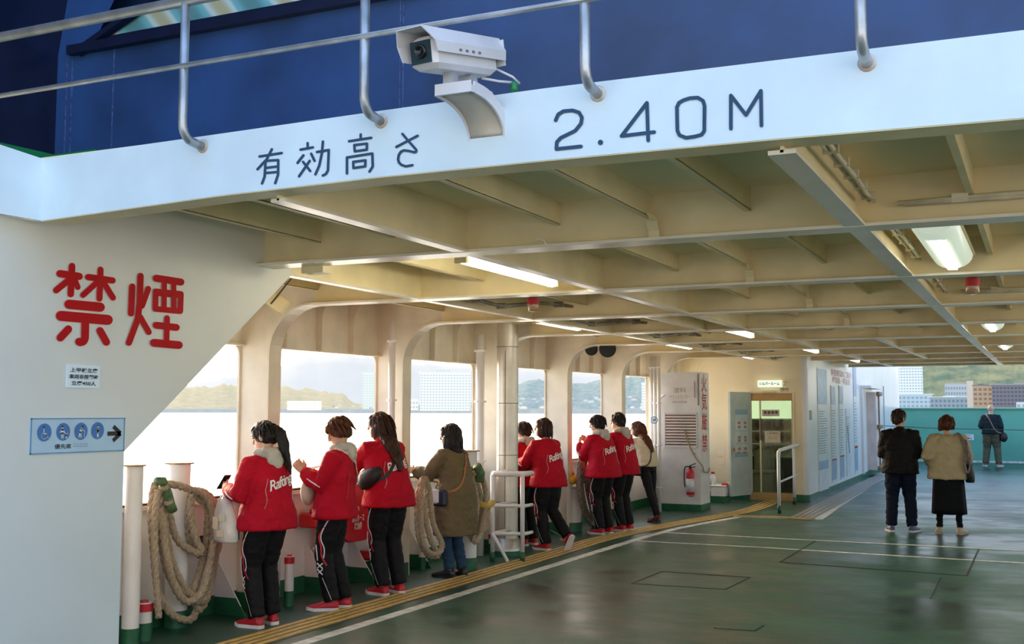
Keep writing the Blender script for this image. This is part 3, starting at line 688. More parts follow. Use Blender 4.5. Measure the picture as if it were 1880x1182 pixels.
for j in range(1,7):
    y0=FR[j]+.15; s=sh(y0); P=[(-4.62+.22,y0,2.66+s),(-4.45,y0+.5,2.66+s),(-4.35,y0+.9,2.62+s),(-4.15,y0+1.3,2.68+s),(-4.1,y0+1.9,2.70+s)]
    cable(P,.016,f'loose cable bundle beside the window side girder in bay {["one","two","three","four","five","six"][j-1]} past the first beam',5,mat('grimy_cable',(.30,.26,.20),.6,var=.2))
p=atY(1000,443,FR[0]-.05)
solo(MB().tube([atY(984,441,FR[0]-.09),atY(992,439,FR[0]-.09),atY(998,441,FR[0]-.09),atY(1003,449,FR[0]-.09)],.003,6),'wire_tie',FASC,'small curled white wire end hanging at the first cross beam','wire')
# speaker flood at bulkhead edge
p=atY(512,556,7.2); t=thing('loudspeaker','cream box loudspeaker on a bracket beyond the cut-away bulkhead edge','speaker',tuple(p))
T=M.Translation(p)@M.Rotation(math.radians(25),4,'Z')@M.Rotation(math.radians(38),4,'Y')
mb=MB(); mb.rbox((0,0,0),(.17,.16,.12),.015,T); part(mb,'box',CREAM,t)
mb=MB(); mb.box((-.075,-.07,-.065),(.075,.07,-.058),T); part(mb,'grille',mat('pale_grille',(.85,.75,.5),.5,bump=.4,bscale=200),t)
mb=MB(); mb.box((-.03,-.09,-.04),(-.02,-.08,.25),T); mb.box((-.16,-.02,-.05),(-.08,.02,-.035),T); mb.box((-.2,-.03,-.07),(-.16,.03,.0),T); part(mb,'bracket',DK,t)
# black horn speakers
p=atY(1095,640,FR[4]+.1)
t=thing('horn_speaker','pair of black horn loudspeakers hanging under the fifth cross beam','speaker',tuple(p))
mb=MB()
for dx_,r_ in ((-.08,.09),(.16,.12)):
    mb.lathe([(r_*.3,-.12),(r_*.5,-.02),(r_,.06),(r_*.85,.055)],n=16,T=M.Translation(p+V((dx_,0,-.0)))@M.Rotation(math.radians(100),4,'X')@M.Rotation(math.radians(25),4,'Y'))
psplit(mb,'horn',BLK,t,True)
mb=MB(); mb.box((p.x-.12,p.y,p.z+.05),(p.x+.2,p.y+.03,p.z+.08)); mb.box((p.x,p.y,p.z+.05),(p.x+.03,p.y+.03,ZB+sh(FR[4])+.01)); part(mb,'bracket',BLK,t)
p=atY(583,497,5.82); mb=MB(); mb.box((p.x-.08,5.76,p.z-.02),(p.x+.08,5.86,p.z+.04)); mb.box((p.x-.03,5.75,p.z-.03),(p.x+.01,5.77,p.z+.03)); mb.box((p.x-.02,5.8,p.z+.03),(p.x+.02,5.83,ZP)); solo(mb,'junction_box',CREAM,'small cream junction box behind the first cross beam near the bulkhead','box')
# ================================================================= POSTS, PIPES, ROPES ALONG THE HULL
RUST=mat('rusty_rim',(.35,.2,.1),.6,var=.3,scale=20)
def capped(px,pyb,pyt,r,lb,cat='bollard',red=False,X=None,foot=True):
    b=deck(px,pyb)
    if X is not None: b=atX(px,pyb,X); b.z=sh(b.y)
    zt=atY(px,pyt,b.y).z
    nm='bollard' if not red else 'vent_pipe'
    t=thing(nm,lb,cat,(b.x,b.y,b.z)); H=zt-b.z
    part(MB().lathe([(r,.12),(r,H-.012)],c=b,n=20),'tube',WHITE,t,'auto')
    part(MB().lathe([(r+.004,0),(r+.004,.13)],c=b,n=20),'base',GREEN,t,'auto')
    if red:
        part(MB().lathe([(r*1.12,H-.075),(r*1.12,H-.02),(r*.6,H-.012),(r*.55,H)],c=b,n=16),'cap',RED,t,'auto')
    else: part(MB().lathe([(r*1.28,H-.014),(r*1.3,H-.004),(r*1.0,H)],c=b,n=24),'cap',RUST,t,'auto')
    return b,H
capped(238,1186,852,.062,'slim white post with rusty cap half behind the bulkhead edge')
bB,hB=capped(322,1150,848,.088,'thick white bollard with rusty cap hung with the nearest rope coils')
capped(262,1175,1102,.063,'short white vent pipe with red cap at the foot of the slim post','vent pipe',True)
capped(530,1112,1018,.04,'short white vent pipe with red cap behind the ponytailed person','vent pipe',True)
bD,hD=capped(858,1045,826,.10,'thick white bollard behind the person in the olive trench coat')
bE,hE=capped(1051,975,893,.13,'stout short white bollard right of the bob haired person')
capped(905,1018,977,.05,'short white vent pipe with red cap left of the pipe guard','vent pipe',True)
capped(692,1060,1003,.04,'small red capped vent pipe beside the long haired person','vent pipe',True)
capped(775,1045,985,.035,'small white vent pipe left of the trench coat','vent pipe',False)
def pipe(px,py,X,z0,z1,r,lb,nm='water_pipe'):
    b=atX(px,py,X); s=sh(b.y); t=thing(nm,lb,'pipe',(b.x,b.y,z0+s))
    part(MB().tube([(b.x,b.y,z0+s),(b.x,b.y,z1+s)],r,12),'pipe',WHITE,t,True)
    mb=MB()
    for z in (.4,1.1,1.8,2.4):
        if z0<z<z1: mb.lathe([(r*1.5,z-.01),(r*1.5,z+.01)],c=(b.x,b.y,s),n=12)
    psplit(mb,'clip',WHITE,t)
pipe(720,640,-6.02,0,ZB,.035,'slim white riser pipe on the second window post')
pipe(882,640,-6.05,0,ZB,.05,'white riser pipe on the window post left of the exhaust pipe')
pipe(505,1000,-6.22,0,.95,.05,'white pipe below the sill behind the ponytailed person')
pipe(590,1000,-6.22,0,.95,.06,'white pipe below the sill behind the hand gesturing person')
pipe(1197,760,-6.0,0,ZB,.035,'first of three white riser pipes left of the louvred locker')
pipe(1203,760,-5.92,0,ZB,.03,'middle of three white riser pipes left of the louvred locker')
pipe(1210,760,-5.84,0,ZB,.03,'last of three white riser pipes next to the louvred locker')
# exhaust pipe
b=atX(931,1000,-5.78); s=sh(b.y)
t=thing('exhaust_pipe','large cream and steel clad exhaust pipe standing from deck to deckhead','pipe',(b.x,b.y,s)); R=.128
part(MB().lathe([(R,.18),(R,ZP-.02)],c=(b.x,b.y,s),n=28),'cladding',EXH,t,'auto')
mb=MB()
for z in (.62,1.17,1.78,2.45): mb.lathe([(R+.002,z-.004),(R+.004,z),(R+.002,z+.004)],c=(b.x,b.y,s),n=28)
mb.box((b.x+R*.2,b.y-R*1.0,.2+s),(b.x+R*.2+.008,b.y-R*.97,2.4+s)); part(mb,'seam',mat('seam_brown',(.2,.15,.1),.6),t)
part(MB().lathe([(R+.05,.0),(R+.04,.05),(R+.015,.2)],c=(b.x,b.y,s),n=28),'foot',STEEL,t,True)
part(MB().lathe([(R+.06,-.0),(R+.06,.06)],c=(b.x,b.y,s),n=24),'base_paint',GREEN,t)
# guard around the pipe
t=thing('pipe_guard','white tubular guard frame around the foot of the exhaust pipe','guard rail',(b.x+.3,b.y-.6,s))
gA=deck(904,1031); gB=deck(959,1031); gs=sh(gA.y)
for q in (gA,gB):
    part(MB().tube([(q.x,q.y,gs+.10),(q.x,q.y,gs+.97)],.026,10),'post',WHITE,t,True); part(MB().tube([(q.x,q.y,gs),(q.x,q.y,gs+.11)],.028,10),'base',GREEN,t,True)
for z,r in ((.31,.02),(.62,.02),(.98,.03)):
    z+=gs; part(MB().tube([(gA.x-.02,gA.y+.5,z),(gA.x-.02,gA.y+.06,z),(gA.x+.02,gA.y,z),(gB.x-.03,gB.y,z),(gB.x+.01,gB.y+.03,z),(gB.x+.02,gB.y+.08,z),(gB.x+.02,gB.y+.22,z)],r,10),'rail',WHITE,t,True)
part(MB().tube([(gA.x+.01,gA.y-.02,gs+.32),(gA.x+.22,gA.y-.06,gs+.02)],.02,8),'brace',WHITE,t,True)
# ropes -------------------------------------------------------------
def ropemat():
    m=mat('twisted_rope',(.62,.47,.32),.8,var=.10,scale=45,bump=1.0,bscale=140); return m
ROPE=ropemat(); GTAPE=mat('green_rope_tape',(.10,.17,.07),.6,var=.2,scale=30)
def cat3(P,n=6,closed=True):
    P=[V(p) for p in P]; m=len(P); out=[]
    for i in range(m if closed else m-1):
        g=lambda k:P[k%m] if closed else P[max(0,min(m-1,k))]
        a,b_,c,d=g(i-1),g(i),g(i+1),g(i+2)
        for k in range(n):
            t=k/n; out.append(.5*((2*b_)+(c-a)*t+(2*a-5*b_+4*c-d)*t*t+(3*b_-a-3*c+d)*t**3))
    if not closed: out.append(P[-1])
    return out
def ropetube(mb,P,r,closed=True):
    """three-strand rope: three thin tubes winding round the path"""
    n=len(P); L=0; acc=[0]
    for i in range(1,n): L+=(P[i]-P[i-1]).length; acc.append(L)
    turns=max(2,round(L/(r*6.5)))
    # resample finely
    steps=int(turns*6); Q=[]
    tot=L+((P[0]-P[-1]).length if closed else 0); PP=P+[P[0]] if closed else P; A=acc+[tot] if closed else acc
    for i in range(steps if closed else steps+1):
        d=tot*i/steps; k=0
        while k<len(A)-2 and A[k+1]<d: k+=1
        f=(d-A[k])/max(1e-6,A[k+1]-A[k]); Q.append(PP[k].lerp(PP[k+1],f))
    for s_ in range(3):
        R_=[]
        for i,q in enumerate(Q):
            a=Q[(i-1)%len(Q)] if (closed or i>0) else Q[i]; b2=Q[(i+1)%len(Q)] if (closed or i<len(Q)-1) else Q[i]
            t_=(b2-a).normalized(); u=V((1,0,0))-t_*t_.x; u.normalize(); w=t_.cross(u); ang=2*PI*(i/6)+s_*2*PI/3
            R_.append(q+(u*math.cos(ang)+w*math.sin(ang))*r*.48)
        mb.tube(R_,r*.58,6,closed)
def psplit3(mb,name,m,t):
    # three strands make one loop of rope: the strands follow each other in the builder
    n=len(mb.v); first={}; cur=[]; groups=[]; last=-1
    p=list(range(n))
    def f(i):
        while p[i]!=i: p[i]=p[p[i]]; i=p[i]
        return i
    for fc in mb.f:
        r=f(fc[0])
        for i in fc[1:]: p[f(i)]=r
    G={}
    for fc in mb.f: G.setdefault(f(fc[0]),[]).append(fc)
    gs=sorted(G.values(),key=lambda g:g[0][0])
    for k in range(0,len(gs),3):
        g=[fc for q in gs[k:k+3] for fc in q]; ids=sorted({i for fc in g for i in fc}); mp={kk:q for q,kk in enumerate(ids)}; w=MB(); w.v=[mb.v[i] for i in ids]; w.f=[tuple(mp[i] for i in fc) for fc in g]; part(w,name,m,t,True)
def loopx(pts,X,xo): return [atX(a,b_,X+xo*((i%3)-1)*.3) for i,(a,b_) in enumerate(pts)]
t=thing('rope_coil','heavy tan rope coils with green taped end hung on the thick near bollard','rope',(bB.x,bB.y,0))
X0=bB.x+.13
mb=MB()
LP=[([(284,890),(278,935),(282,1010),(290,1080),(312,1125),(350,1138),(362,1110),(352,1090),(330,1085),(308,1050),(296,990),(292,930),(290,895)],.02),
([(296,885),(300,940),(310,1010),(330,1065),(365,1105),(385,1080),(390,1010),(398,960),(392,920),(362,900),(350,930),(358,985),(372,1015),(350,1010),(325,990),(312,950),(306,905)],.06),
([(352,900),(372,905),(388,935),(392,985),(384,1040),(372,1085),(345,1105),(322,1080),(308,1030),(300,970),(296,915),(304,890),(330,892)],.10),
([(360,912),(380,930),(380,980),(372,1030),(356,1090),(366,1120),(384,1085),(396,1020),(400,970),(393,930),(372,905)],.02),
([(350,915),(346,960),(352,1005),(375,1022),(396,1018),(402,990),(395,950),(380,925),(362,908)],-.03)]
for L_,xo in LP:
    P=cat3([atX(a,c_,X0+xo+ .02*math.sin(i*1.7)) for i,(a,c_) in enumerate(L_)],4,True); ropetube(mb,P,.031)
P=cat3([atX(*p_,X0+.12) for p_ in ((290,900),(284,960),(285,1040),(290,1100),(291,1134))],5,False); ropetube(mb,P,.027,False)
psplit3(mb,'rope_loop',ROPE,t)
mb=MB(); mb.tube([atX(*p_,X0+.15) for p_ in ((288,884),(298,882),(308,905),(313,925),(318,938))],.034,10); part(mb,'taped_end',GTAPE,t,True)
mb=MB(); 
for a,c_ in (((300,890),(303,897)),((309,918),(311,924))): mb.tube([atX(*a,X0+.15),atX(*c_,X0+.15)],.0365,10)
psplit(mb,'tape_band',ROPE,t,True)
t=thing('rope_coil','rope coils hung on the bollard behind the trench coat','rope',(bD.x,bD.y,sh(bD.y)))
X1=bD.x+.14; mb=MB()
for L_,xo in (([(775,880),(766,920),(768,980),(782,1015),(805,1020),(790,990),(780,940),(785,890)],0),([(778,878),(772,930),(778,1000),(800,1018),(812,1000),(795,960),(788,900)],.04),
  ([(866,870),(886,880),(892,920),(880,985),(868,990),(876,930),(870,890)],.05),([(862,872),(880,900),(884,960),(872,988),(858,970),(872,920)],.0),([(868,860),(888,890),(896,940),(890,972),(878,960),(880,905)],-.04)):
    ropetube(mb,cat3([atX(a,c_,X1+xo) for a,c_ in L_],4,True),.03)
psplit3(mb,'rope_loop',ROPE,t)
mb=MB(); mb.tube([atX(*p_,X1+.1) for p_ in ((876,856),(882,868),(880,884))],.05,10); part(mb,'taped_end',GTAPE,t,True)
mb=MB(); mb.tube([atX(*p_,X1+.05) for p_ in ((880,925),(896,930),(904,922))],.035,8); part(mb,'yellow_eye',mat('yellow_rope',(.65,.42,.08),.7,bump=.6,bscale=90),t,True)
t=thing('rope_coil','long grey brown rope coils hanging beside the hooded pair','rope',(bE.x+.2,bE.y+.4,sh(bE.y)))
X2=-5.95; mb=MB()
for L_,xo in (([(1066,842),(1062,880),(1066,920),(1080,955),(1094,965),(1088,940),(1078,900),(1074,850)],0),([(1072,838),(1068,890),(1076,935),(1092,960),(1098,940),(1084,890),(1080,848)],.05),([(1064,850),(1064,900),(1074,945),(1088,962),(1084,920),(1072,870)],.1)):
    ropetube(mb,cat3([atX(a,c_,X2+xo) for a,c_ in L_],4,True),.034)
psplit3(mb,'rope_loop',mat('grey_brown_rope',(.36,.29,.22),.8,var=.2,scale=40,bump=1,bscale=120),t)
p=atX(1050,880,-6.0); solo(MB().ell((p.x,p.y,p.z),(.10,.13,.07),14,8).tube([p+V((0,-.12,.0)),p+V((.0,-.02,.11)),p+V((0,.1,.02))],.03,8),'mooring_float',mat('yellow_float',(.75,.42,.04),.5,bump=.4,bscale=30),'yellow padded float resting on the stout short bollard','float',smooth=True)
p=atX(787,930,-6.15); solo(MB().tube([p+V((0,-.08,.03)),p+V((.02,0,.05)),p+V((0,.08,-.02)),p+V((0,.05,-.10)),p+V((.01,-.07,-.09))],.035,8),'orange_float',mat('orange_float',(.75,.25,.03),.6),'small orange float hanging left of the trench coat','float',smooth=True)
# black band bar behind the ropes and hull notice
a=atX(345,1010,HX+.02);c_=atX(440,975,HX+.02)
mb=MB(); mb.box((HX,a.y,.58),(HX+.02,c_.y,.66)); solo(mb,'rubber_fender_strip',BLK,'black rubber strip on the bulwark behind the ropes','strip')
a=atX(247,965,HX+.004);c_=atX(258,1035,HX+.004)
t=thing('hull_notice','narrow white notice with red border behind the slim post','sign',(HX,a.y,c_.z)); part(MB().box((HX+.0,a.y,c_.z),(HX+.004,c_.y,a.z)),'border',RED,t); part(MB().box((HX+.0,a.y+.008,c_.z+.008),(HX+.006,c_.y-.008,a.z-.008)),'plate',SWH,t)
for i in range(3): text('救命胴衣',(HX+.007,(a.y+c_.y)/2,c_.z+(a.z-c_.z)*(.2+.3*i)),(0,1,0),(0,0,1),(c_.y-a.y)*.5,None,REDT,t)
# triangular foot gussets of the bulwark
def gusset(px,py,lb):
    b=atX(px,py,HX+.01); s=sh(b.y); mb=MB().prism([(HX,b.y,s),(HX+.33,b.y,s),(HX+.05,b.y,s+.42),(HX,b.y,s+.42)],(0,.012,0)); o=solo(mb,'bulwark_gusset',HWALL,lb,'bracket',kind='structure')
    mb=MB().prism([(HX,b.y-.002,s),(HX+.332,b.y-.002,s),(HX+.235,b.y-.002,s+.14),(HX,b.y-.002,s+.14)],(0,.016,0)); part(mb,'base_paint',GREEN,o)
gusset(395,1060,'triangular foot gusset right of the near rope coils'); gusset(640,1030,'triangular foot gusset under the red hose box'); gusset(560,1040,'triangular foot gusset between the ponytailed and hand gesturing people'); gusset(745,1000,'triangular foot gusset right of the long haired person')
# fire hose box
p=atX(658,960,-6.12)
t=thing('fire_hose_box','rounded red fire hose box lettered in white on the bulwark','fire box',(p.x,p.y,.38))
r=.30; poly=[]
for cy,cz,a0 in ((p.y+.30-r*.6,.98-r*.6,0),(p.y-.30+r*.6,.98-r*.6,90),(p.y-.30+r*.6,.42+r*.6,180),(p.y+.30-r*.6,.42+r*.6,270)):
    for k in range(7): a=math.radians(a0+k*15); poly.append((HX+.02,cy+r*.6*math.cos(a),cz+r*.6*math.sin(a)))
REDB=mat('glossy_red_box',(.60,.012,.03),.22,var=.05)
part(MB().prism(poly,(.20,0,0)),'box',REDB,t,'auto')
part(MB().prism([(HX+.22,y*.97+p.y*.03,z*.97+.7*.03) for x,y,z in poly],(.012,0,0)),'lid',REDB,t,'auto')
c0=atX(658,958,HX+.24); text('消火ホース\n格納箱',(HX+.234,c0.y,c0.z),(0,1,0),(0,0,1),.22,.15,SWH,t,bold=.02)
c0=atX(658,934,HX+.24); mb=MB(); mb.add([(HX+.236,c0.y+.022*math.cos(2*PI*k/12),c0.z+.026*math.sin(2*PI*k/12)) for k in range(12)],[tuple(range(12))]); part(mb,'emblem',SWH,t)
p=atX(582,955,-6.15); t=thing('hydrant_valve','small red fire valve block on the bulwark left of the hose box','valve',(p.x,p.y,p.z-.08))
part(MB().rbox((p.x-.04,p.y,p.z),(.2,.2,.13),.015),'body',RED,t); part(MB().lathe([(.05,0),(.055,.03),(.03,.05)],c=(p.x-.02,p.y,p.z+.065),n=14),'knob',RED,t,True)
p=atX(686,1020,-6.1); t=thing('hydrant_valve','red hand wheel valve at the foot of the bulwark behind the long haired person','valve',(p.x,p.y,p.z-.08))
mb=MB(); mb.tube([(p.x+.03,p.y+.07*math.cos(2*PI*k/14),p.z+.07*math.sin(2*PI*k/14)) for k in range(14)],.012,6,True); mb.box((p.x+.02,p.y-.065,p.z-.008),(p.x+.04,p.y+.065,p.z+.008)); part(mb,'hand_wheel',RED,t,True)
part(MB().rbox((p.x-.08,p.y,p.z),(.2,.09,.09),.02),'body',RED,t)
# ================================================================= FAR PORT CORNER
LK=mat('locker_white',(.74,.72,.73),.45,var=.05,scale=4,bump=.05)
a=atY(1213,935,18.55); c_=atY(1287,935,18.55); s=sh(18.5); zt_=atY(1250,683,18.55).z
x0,x1,y0,y1=a.x,c_.x,18.55,19.12
t=thing('steel_locker','tall white louvred steel locker with red warning characters on its side','locker',((x0+x1)/2,(y0+y1)/2,s))
part(MB().box((x0,y0,s+.1),(x1,y1,zt_)),'body',LK,t); part(MB().box((x0-.004,y0-.004,s),(x1+.004,y1+.004,s+.11)),'base',GREEN,t)
u=lambda px,py: atY(px,py,y0-.004)
A=u(1220,757);B=u(1280,822)
part(MB().box((A.x,y0-.02,B.z),(B.x,y0,B.z+.012)).box((A.x,y0-.02,A.z-.012),(B.x,y0,A.z)).box((A.x,y0-.02,B.z),(A.x+.012,y0,A.z)).box((B.x-.012,y0-.02,B.z),(B.x,y0,A.z)),'louvre_frame',LK,t)
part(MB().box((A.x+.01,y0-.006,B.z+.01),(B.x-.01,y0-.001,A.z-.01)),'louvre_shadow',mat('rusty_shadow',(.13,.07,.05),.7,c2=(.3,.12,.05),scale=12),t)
mb=MB(); n=12
for i in range(n): z=B.z+.03+(A.z-B.z-.05)*i/(n-1); mb.prism([(A.x+.015,y0-.02,z-.014),(A.x+.015,y0-.016,z-.018),(A.x+.015,y0,z+.010),(A.x+.015,y0-.003,z+.014)],(B.x-A.x-.03,0,0))
psplit(mb,'louvre',LK,t)
for s_,py,ww,hh in (('塗料',716,.22,.09),('ペイントロッカー',728,.36,.07),('PAINT LOCKER',738,.25,.035)):
    q=u(1248,py); text(s_,(q.x,y0,q.z),(1,0,0),(0,0,1),ww,hh,flat('faded_ink',(.35,.32,.33)),t)
for i,(ch,py) in enumerate((('火',706),('気',739),('厳',776),('禁',815),)):
    q=atX(1296,py,x1); text(ch,(x1,(y0+y1)/2-.02,q.z+.02),(0,1,0),(0,0,1),.32,.30,mat('faded_red_paint',(.60,.07,.03),.5,c2=(.50,.02,.01),scale=10,spec=.1),t,bold=.008)
mb=MB(); q=u(1276,700);q2=u(1276,730); mb.tube([(q.x,y0-.03,q.z),(q.x,y0-.03,q2.z)],.008,8); q=u(1282,686);q2=u(1282,744); mb.tube([(q.x,y0-.02,q.z),(q.x,y0-.02,q2.z)],.012,8); psplit(mb,'latch_rod',mat('brownish_rod',(.25,.2,.17),.5),t)
mb=MB(); q=u(1274,833); mb.box((q.x-.035,y0-.004,q.z-.005),(q.x+.035,y0,q.z+.005)); part(mb,'label_strip',REDT,t)
# extinguisher
q=u(1270,908); zb=q.z; zt2_=u(1270,860).z; H=zt2_-zb; r=.068
t=thing('fire_extinguisher','red fire extinguisher with white label hanging on the locker front','extinguisher',(q.x,y0-r-.01,zb))
c3=(q.x,y0-r-.012,zb)
part(MB().lathe([(r*.9,0),(r,.015),(r,H-.07),(r*.75,H-.02),(.025,H)],c=c3,n=20),'cylinder',RED,t,'auto')
part(MB().lathe([(r+.002,H*.12),(r+.002,H*.62)],c=c3,n=20),'label',mat('extinguisher_label',(.75,.72,.72),.4,c2=(.55,.5,.6),scale=30),t,True)
mb=MB(); mb.lathe([(.022,H),(.022,H+.05)],c=c3,n=10); mb.tube([(c3[0]-.01,c3[1],zb+H+.05),(c3[0]+.1,c3[1]-.02,zb+H+.09)],.008,6); mb.tube([(c3[0],c3[1],zb+H+.02),(c3[0]+.09,c3[1]-.02,zb+H+.035)],.008,6); part(mb,'handle',BLK,t,True)
part(MB().tube(cat3([(c3[0],c3[1],zb+H+.03),(c3[0]-.09,c3[1],zb+H+.02),(c3[0]-.105,c3[1],zb+H*.6),(c3[0]-.09,c3[1]-.01,zb+H*.3)],5,False),.010,8),'hose',BLK,t,True)
part(MB().tube([(c3[0]-.03,c3[1]-.01,zb-.02),(c3[0]+.03,c3[1]-.01,zb-.02),(c3[0]+.03,c3[1]+.06,zb-.02)],.006,6),'hook',DK,t)
P=[u(1258,790),u(1265,815),u(1278,840),u(1290,855)]; P=[p+V((0,-.02,0)) for p in P]+[V((x1+.03,y0+.1,atX(1296,864,x1).z)),V((x1+.04,y0+.35,atX(1302,866,x1).z)),V((x1+.03,y0+.45,atX(1305,858,x1).z))]
solo(MB().tube(cat3(P,5,False),.012,7),'hanging_cord',mat('tan_cord',(.40,.30,.16),.7),'thin tan cord hanging from the louvres round the locker corner','cord',smooth=True)
# pipe curve & blue badge on riser
P=[atX(1226,722,-5.88)]; 
P=[u(1222,725),u(1214,732),u(1207,748),u(1206,770),u(1207,900)]; solo(MB().tube(cat3([p+V((0,-.06,0)) for p in P],5,False),.018,8),'bent_pipe',WHITE,'thin white bent pipe in front of the risers by the locker','pipe',smooth=True)
q=atY(1201,771,17.95); t=thing('round_badge','small round white badge with blue emblem on the riser pipes','sign',tuple(q))
T=M.Translation(q)@M.Rotation(PI/2,4,'X')
part(MB().lathe([(.062,-.004),(.062,.004)],n=24,T=T),'disc',BLUE,t); part(MB().lathe([(.05,.004),(.05,.006)],n=24,T=T),'face',SWH,t)
part(MB().add([T@V(v) for v in ((-.035,0,.008),(.015,.022,.008),(.005,0,.008),(.03,-.03,.008))],[(0,1,2,3)]).add([T@V(v) for v in ((.02,.035,.008),(.035,.02,.008),(.035,-.01,.008),(.012,.0,.008))],[(0,1,2,3)]),'emblem',BLUE,t)
# white bucket box right of the locker
a=atY(1305,925,20.3); c_=atY(1332,925,20.3); s=sh(20.3); zt_=atY(1318,893,20.3).z
t=thing('storage_bin','white storage bin with red topped bottle standing by the doorway wall','bin',((a.x+c_.x)/2,20.3,s))
part(MB().rbox(((a.x+c_.x)/2,20.5,(s+.1+zt_)/2),(c_.x-a.x,.45,zt_-s-.1),.02),'body',LK,t); part(MB().rbox(((a.x+c_.x)/2,20.5,zt_+.01),(c_.x-a.x+.03,.48,.02),.008),'lid',SWH,t); part(MB().box((a.x,20.27,s),(c_.x,20.7,s+.12)),'base',GREEN,t)
q=atY(1309,880,20.45); t=thing('bottle','white bottle with red cap on the storage bin','bottle',(q.x,20.45,zt_+.02)); part(MB().lathe([(.05,0),(.05,.14),(.03,.17),(.03,.2)],c=(q.x,20.45,zt_+.02),n=14),'body',SWH,t,True); part(MB().lathe([(.035,.2),(.035,.235)],c=(q.x,20.45,zt_+.02),n=14),'cap',RED,t)
q=atY(1331,890,20.42); t=thing('hydrant_valve','bright red valve handle between the bin and the open door','valve',(q.x,20.6,q.z-.1)); part(MB().rbox((q.x,20.42,q.z),(.12,.1,.07),.02),'hand_wheel',RED,t); part(MB().tube([(q.x,20.45,q.z),(q.x,20.9,q.z),(q.x,21.2,q.z)],.03,8),'pipe',WHITE,t,True)
q=atY(1323,838,DHY); t=thing('wall_notice','small narrow pink framed notice on the wall left of the open door','sign',tuple(q)); part(MB().box((q.x-.08,DHY-.006,q.z-.16),(q.x+.08,DHY,q.z+.16)),'plate',mat('pale_pink',(.85,.62,.55),.5),t); part(MB().box((q.x-.065,DHY-.008,q.z-.145),(q.x+.065,DHY-.006,q.z+.145)),'face',TAN,t); text('注意',(q.x,DHY-.008,q.z),(1,0,0),(0,0,1),.08,None,flat('pink_ink',(.6,.3,.28)),t)
# doorway
s=sh(DHY); w0,w1=dl.x,dr.x; BR=mat('bronze_frame',(.42,.28,.12),.35,metal=.6)
mb=MB(); zs=s+.14
mb.box((w0,DHY-.03,zs),(w0+.03,DHY+.08,dh)); mb.box((w1-.03,DHY-.03,zs),(w1,DHY+.08,dh)); mb.box((w0,DHY-.03,dh-.0),(w1,DHY+.08,dh+.03)); o=mb.build('door_1_frame',TAN); struct(o,'pale frame of the lounge doorway','door')
mb=MB(); mb.box((w0+.03,DHY+.02,dh-.14),(w1-.03,DHY+.06,dh)); mb.box((w0,DHY-.04,s),(w1,DHY+.1,zs)); part(mb,'lintel',BR,o)
# open leaf
hl=V((w0,DHY-.02,0)); q=atY(1339,900,20.45); le=V((q.x,20.45,0)); t=thing('door_leaf','grey open steel door with printed notice beside the lounge doorway','door',tuple(hl+V((0,0,s+.08))))
dd=(le-hl).normalized(); nn=V((dd.y,-dd.x,0)); 
if nn.y>0: nn=-nn
zt_=dh+.02; zb=s+.1
def lf(u_,z,o_): p=hl.lerp(le,u_)+nn*o_; return V((p.x,p.y,zb+(zt_-zb)*z))
def slab(mb,u0,u1,z0,z1,o0,o1): return mb.add([lf(u0,z0,o0),lf(u1,z0,o0),lf(u1,z1,o0),lf(u0,z1,o0),lf(u0,z0,o1),lf(u1,z0,o1),lf(u1,z1,o1),lf(u0,z1,o1)],[(0,1,2,3),(4,7,6,5),(0,4,5,1),(1,5,6,2),(2,6,7,3),(3,7,4,0)])
part(slab(MB(),0,1,0,1,0,.04),'leaf',mat('door_grey_green',(.48,.55,.52),.4,var=.04),t)
part(slab(MB(),.18,.78,.37,.83,.04,.045),'notice',mat('notice_pale_green',(.55,.66,.62),.5),t)
mb=MB(); 
for z0,z1 in ((.78,.83),(.62,.625),(.50,.505),(.37,.41)): slab(mb,.18,.78,z0,z1,.045,.047)
part(mb,'notice_band',flat('notice_blue',(.25,.42,.52)),t)
mb=MB()
for z in (.70,.66,.56,.53,.45): 
    for u_ in (.3,.6): slab(mb,u_-.06,u_+.06,z-.012,z+.012,.045,.048)
for u_ in (.25,.55): slab(mb,u_,u_+.18,.405,.42,.045,.049)
psplit(mb,'notice_print',flat('dull_red_print',(.45,.2,.18)),t)
part(slab(MB(),.9,.97,.43,.46,.04,.08),'handle',BR,t)
# lounge interior
mb=MB(); mb.box((HX+.3,23.6,s),(DHX-.06,23.65,2.9)); o=mb.build('wall_lounge_back',mat('glowing_lounge_wall',(.35,.42,.28),.5,emit=(.5,.62,.3),es=.10)); struct(o,'dim green lounge wall with a faint glow of its own','wall')  # wall emits a little in place of light inside the lounge
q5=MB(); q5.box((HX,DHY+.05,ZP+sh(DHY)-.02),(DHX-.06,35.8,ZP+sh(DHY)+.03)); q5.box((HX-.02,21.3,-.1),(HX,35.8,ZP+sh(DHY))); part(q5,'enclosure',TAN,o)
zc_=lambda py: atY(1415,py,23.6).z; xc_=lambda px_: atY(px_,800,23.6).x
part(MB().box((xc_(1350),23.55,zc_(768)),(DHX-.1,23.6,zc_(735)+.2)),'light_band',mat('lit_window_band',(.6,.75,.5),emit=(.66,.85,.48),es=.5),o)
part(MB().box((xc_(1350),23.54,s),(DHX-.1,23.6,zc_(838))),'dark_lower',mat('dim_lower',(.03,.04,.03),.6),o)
mb=MB()
for r_ in range(3):
    for c4 in range(5):
        a=V((xc_(1377+c4*17),23.53,zc_(769+r_*23+11))); R_=.085
        mb.add([(a.x+R_*math.cos(PI/8+PI/4*k),23.52,a.z+R_*math.sin(PI/8+PI/4*k)) for k in range(8)],[tuple(range(8))])
part(mb,'patterned_disc',mat('octagon_print',(.28,.13,.10),.5,c2=(.08,.12,.1),scale=20),o)
mb=MB()
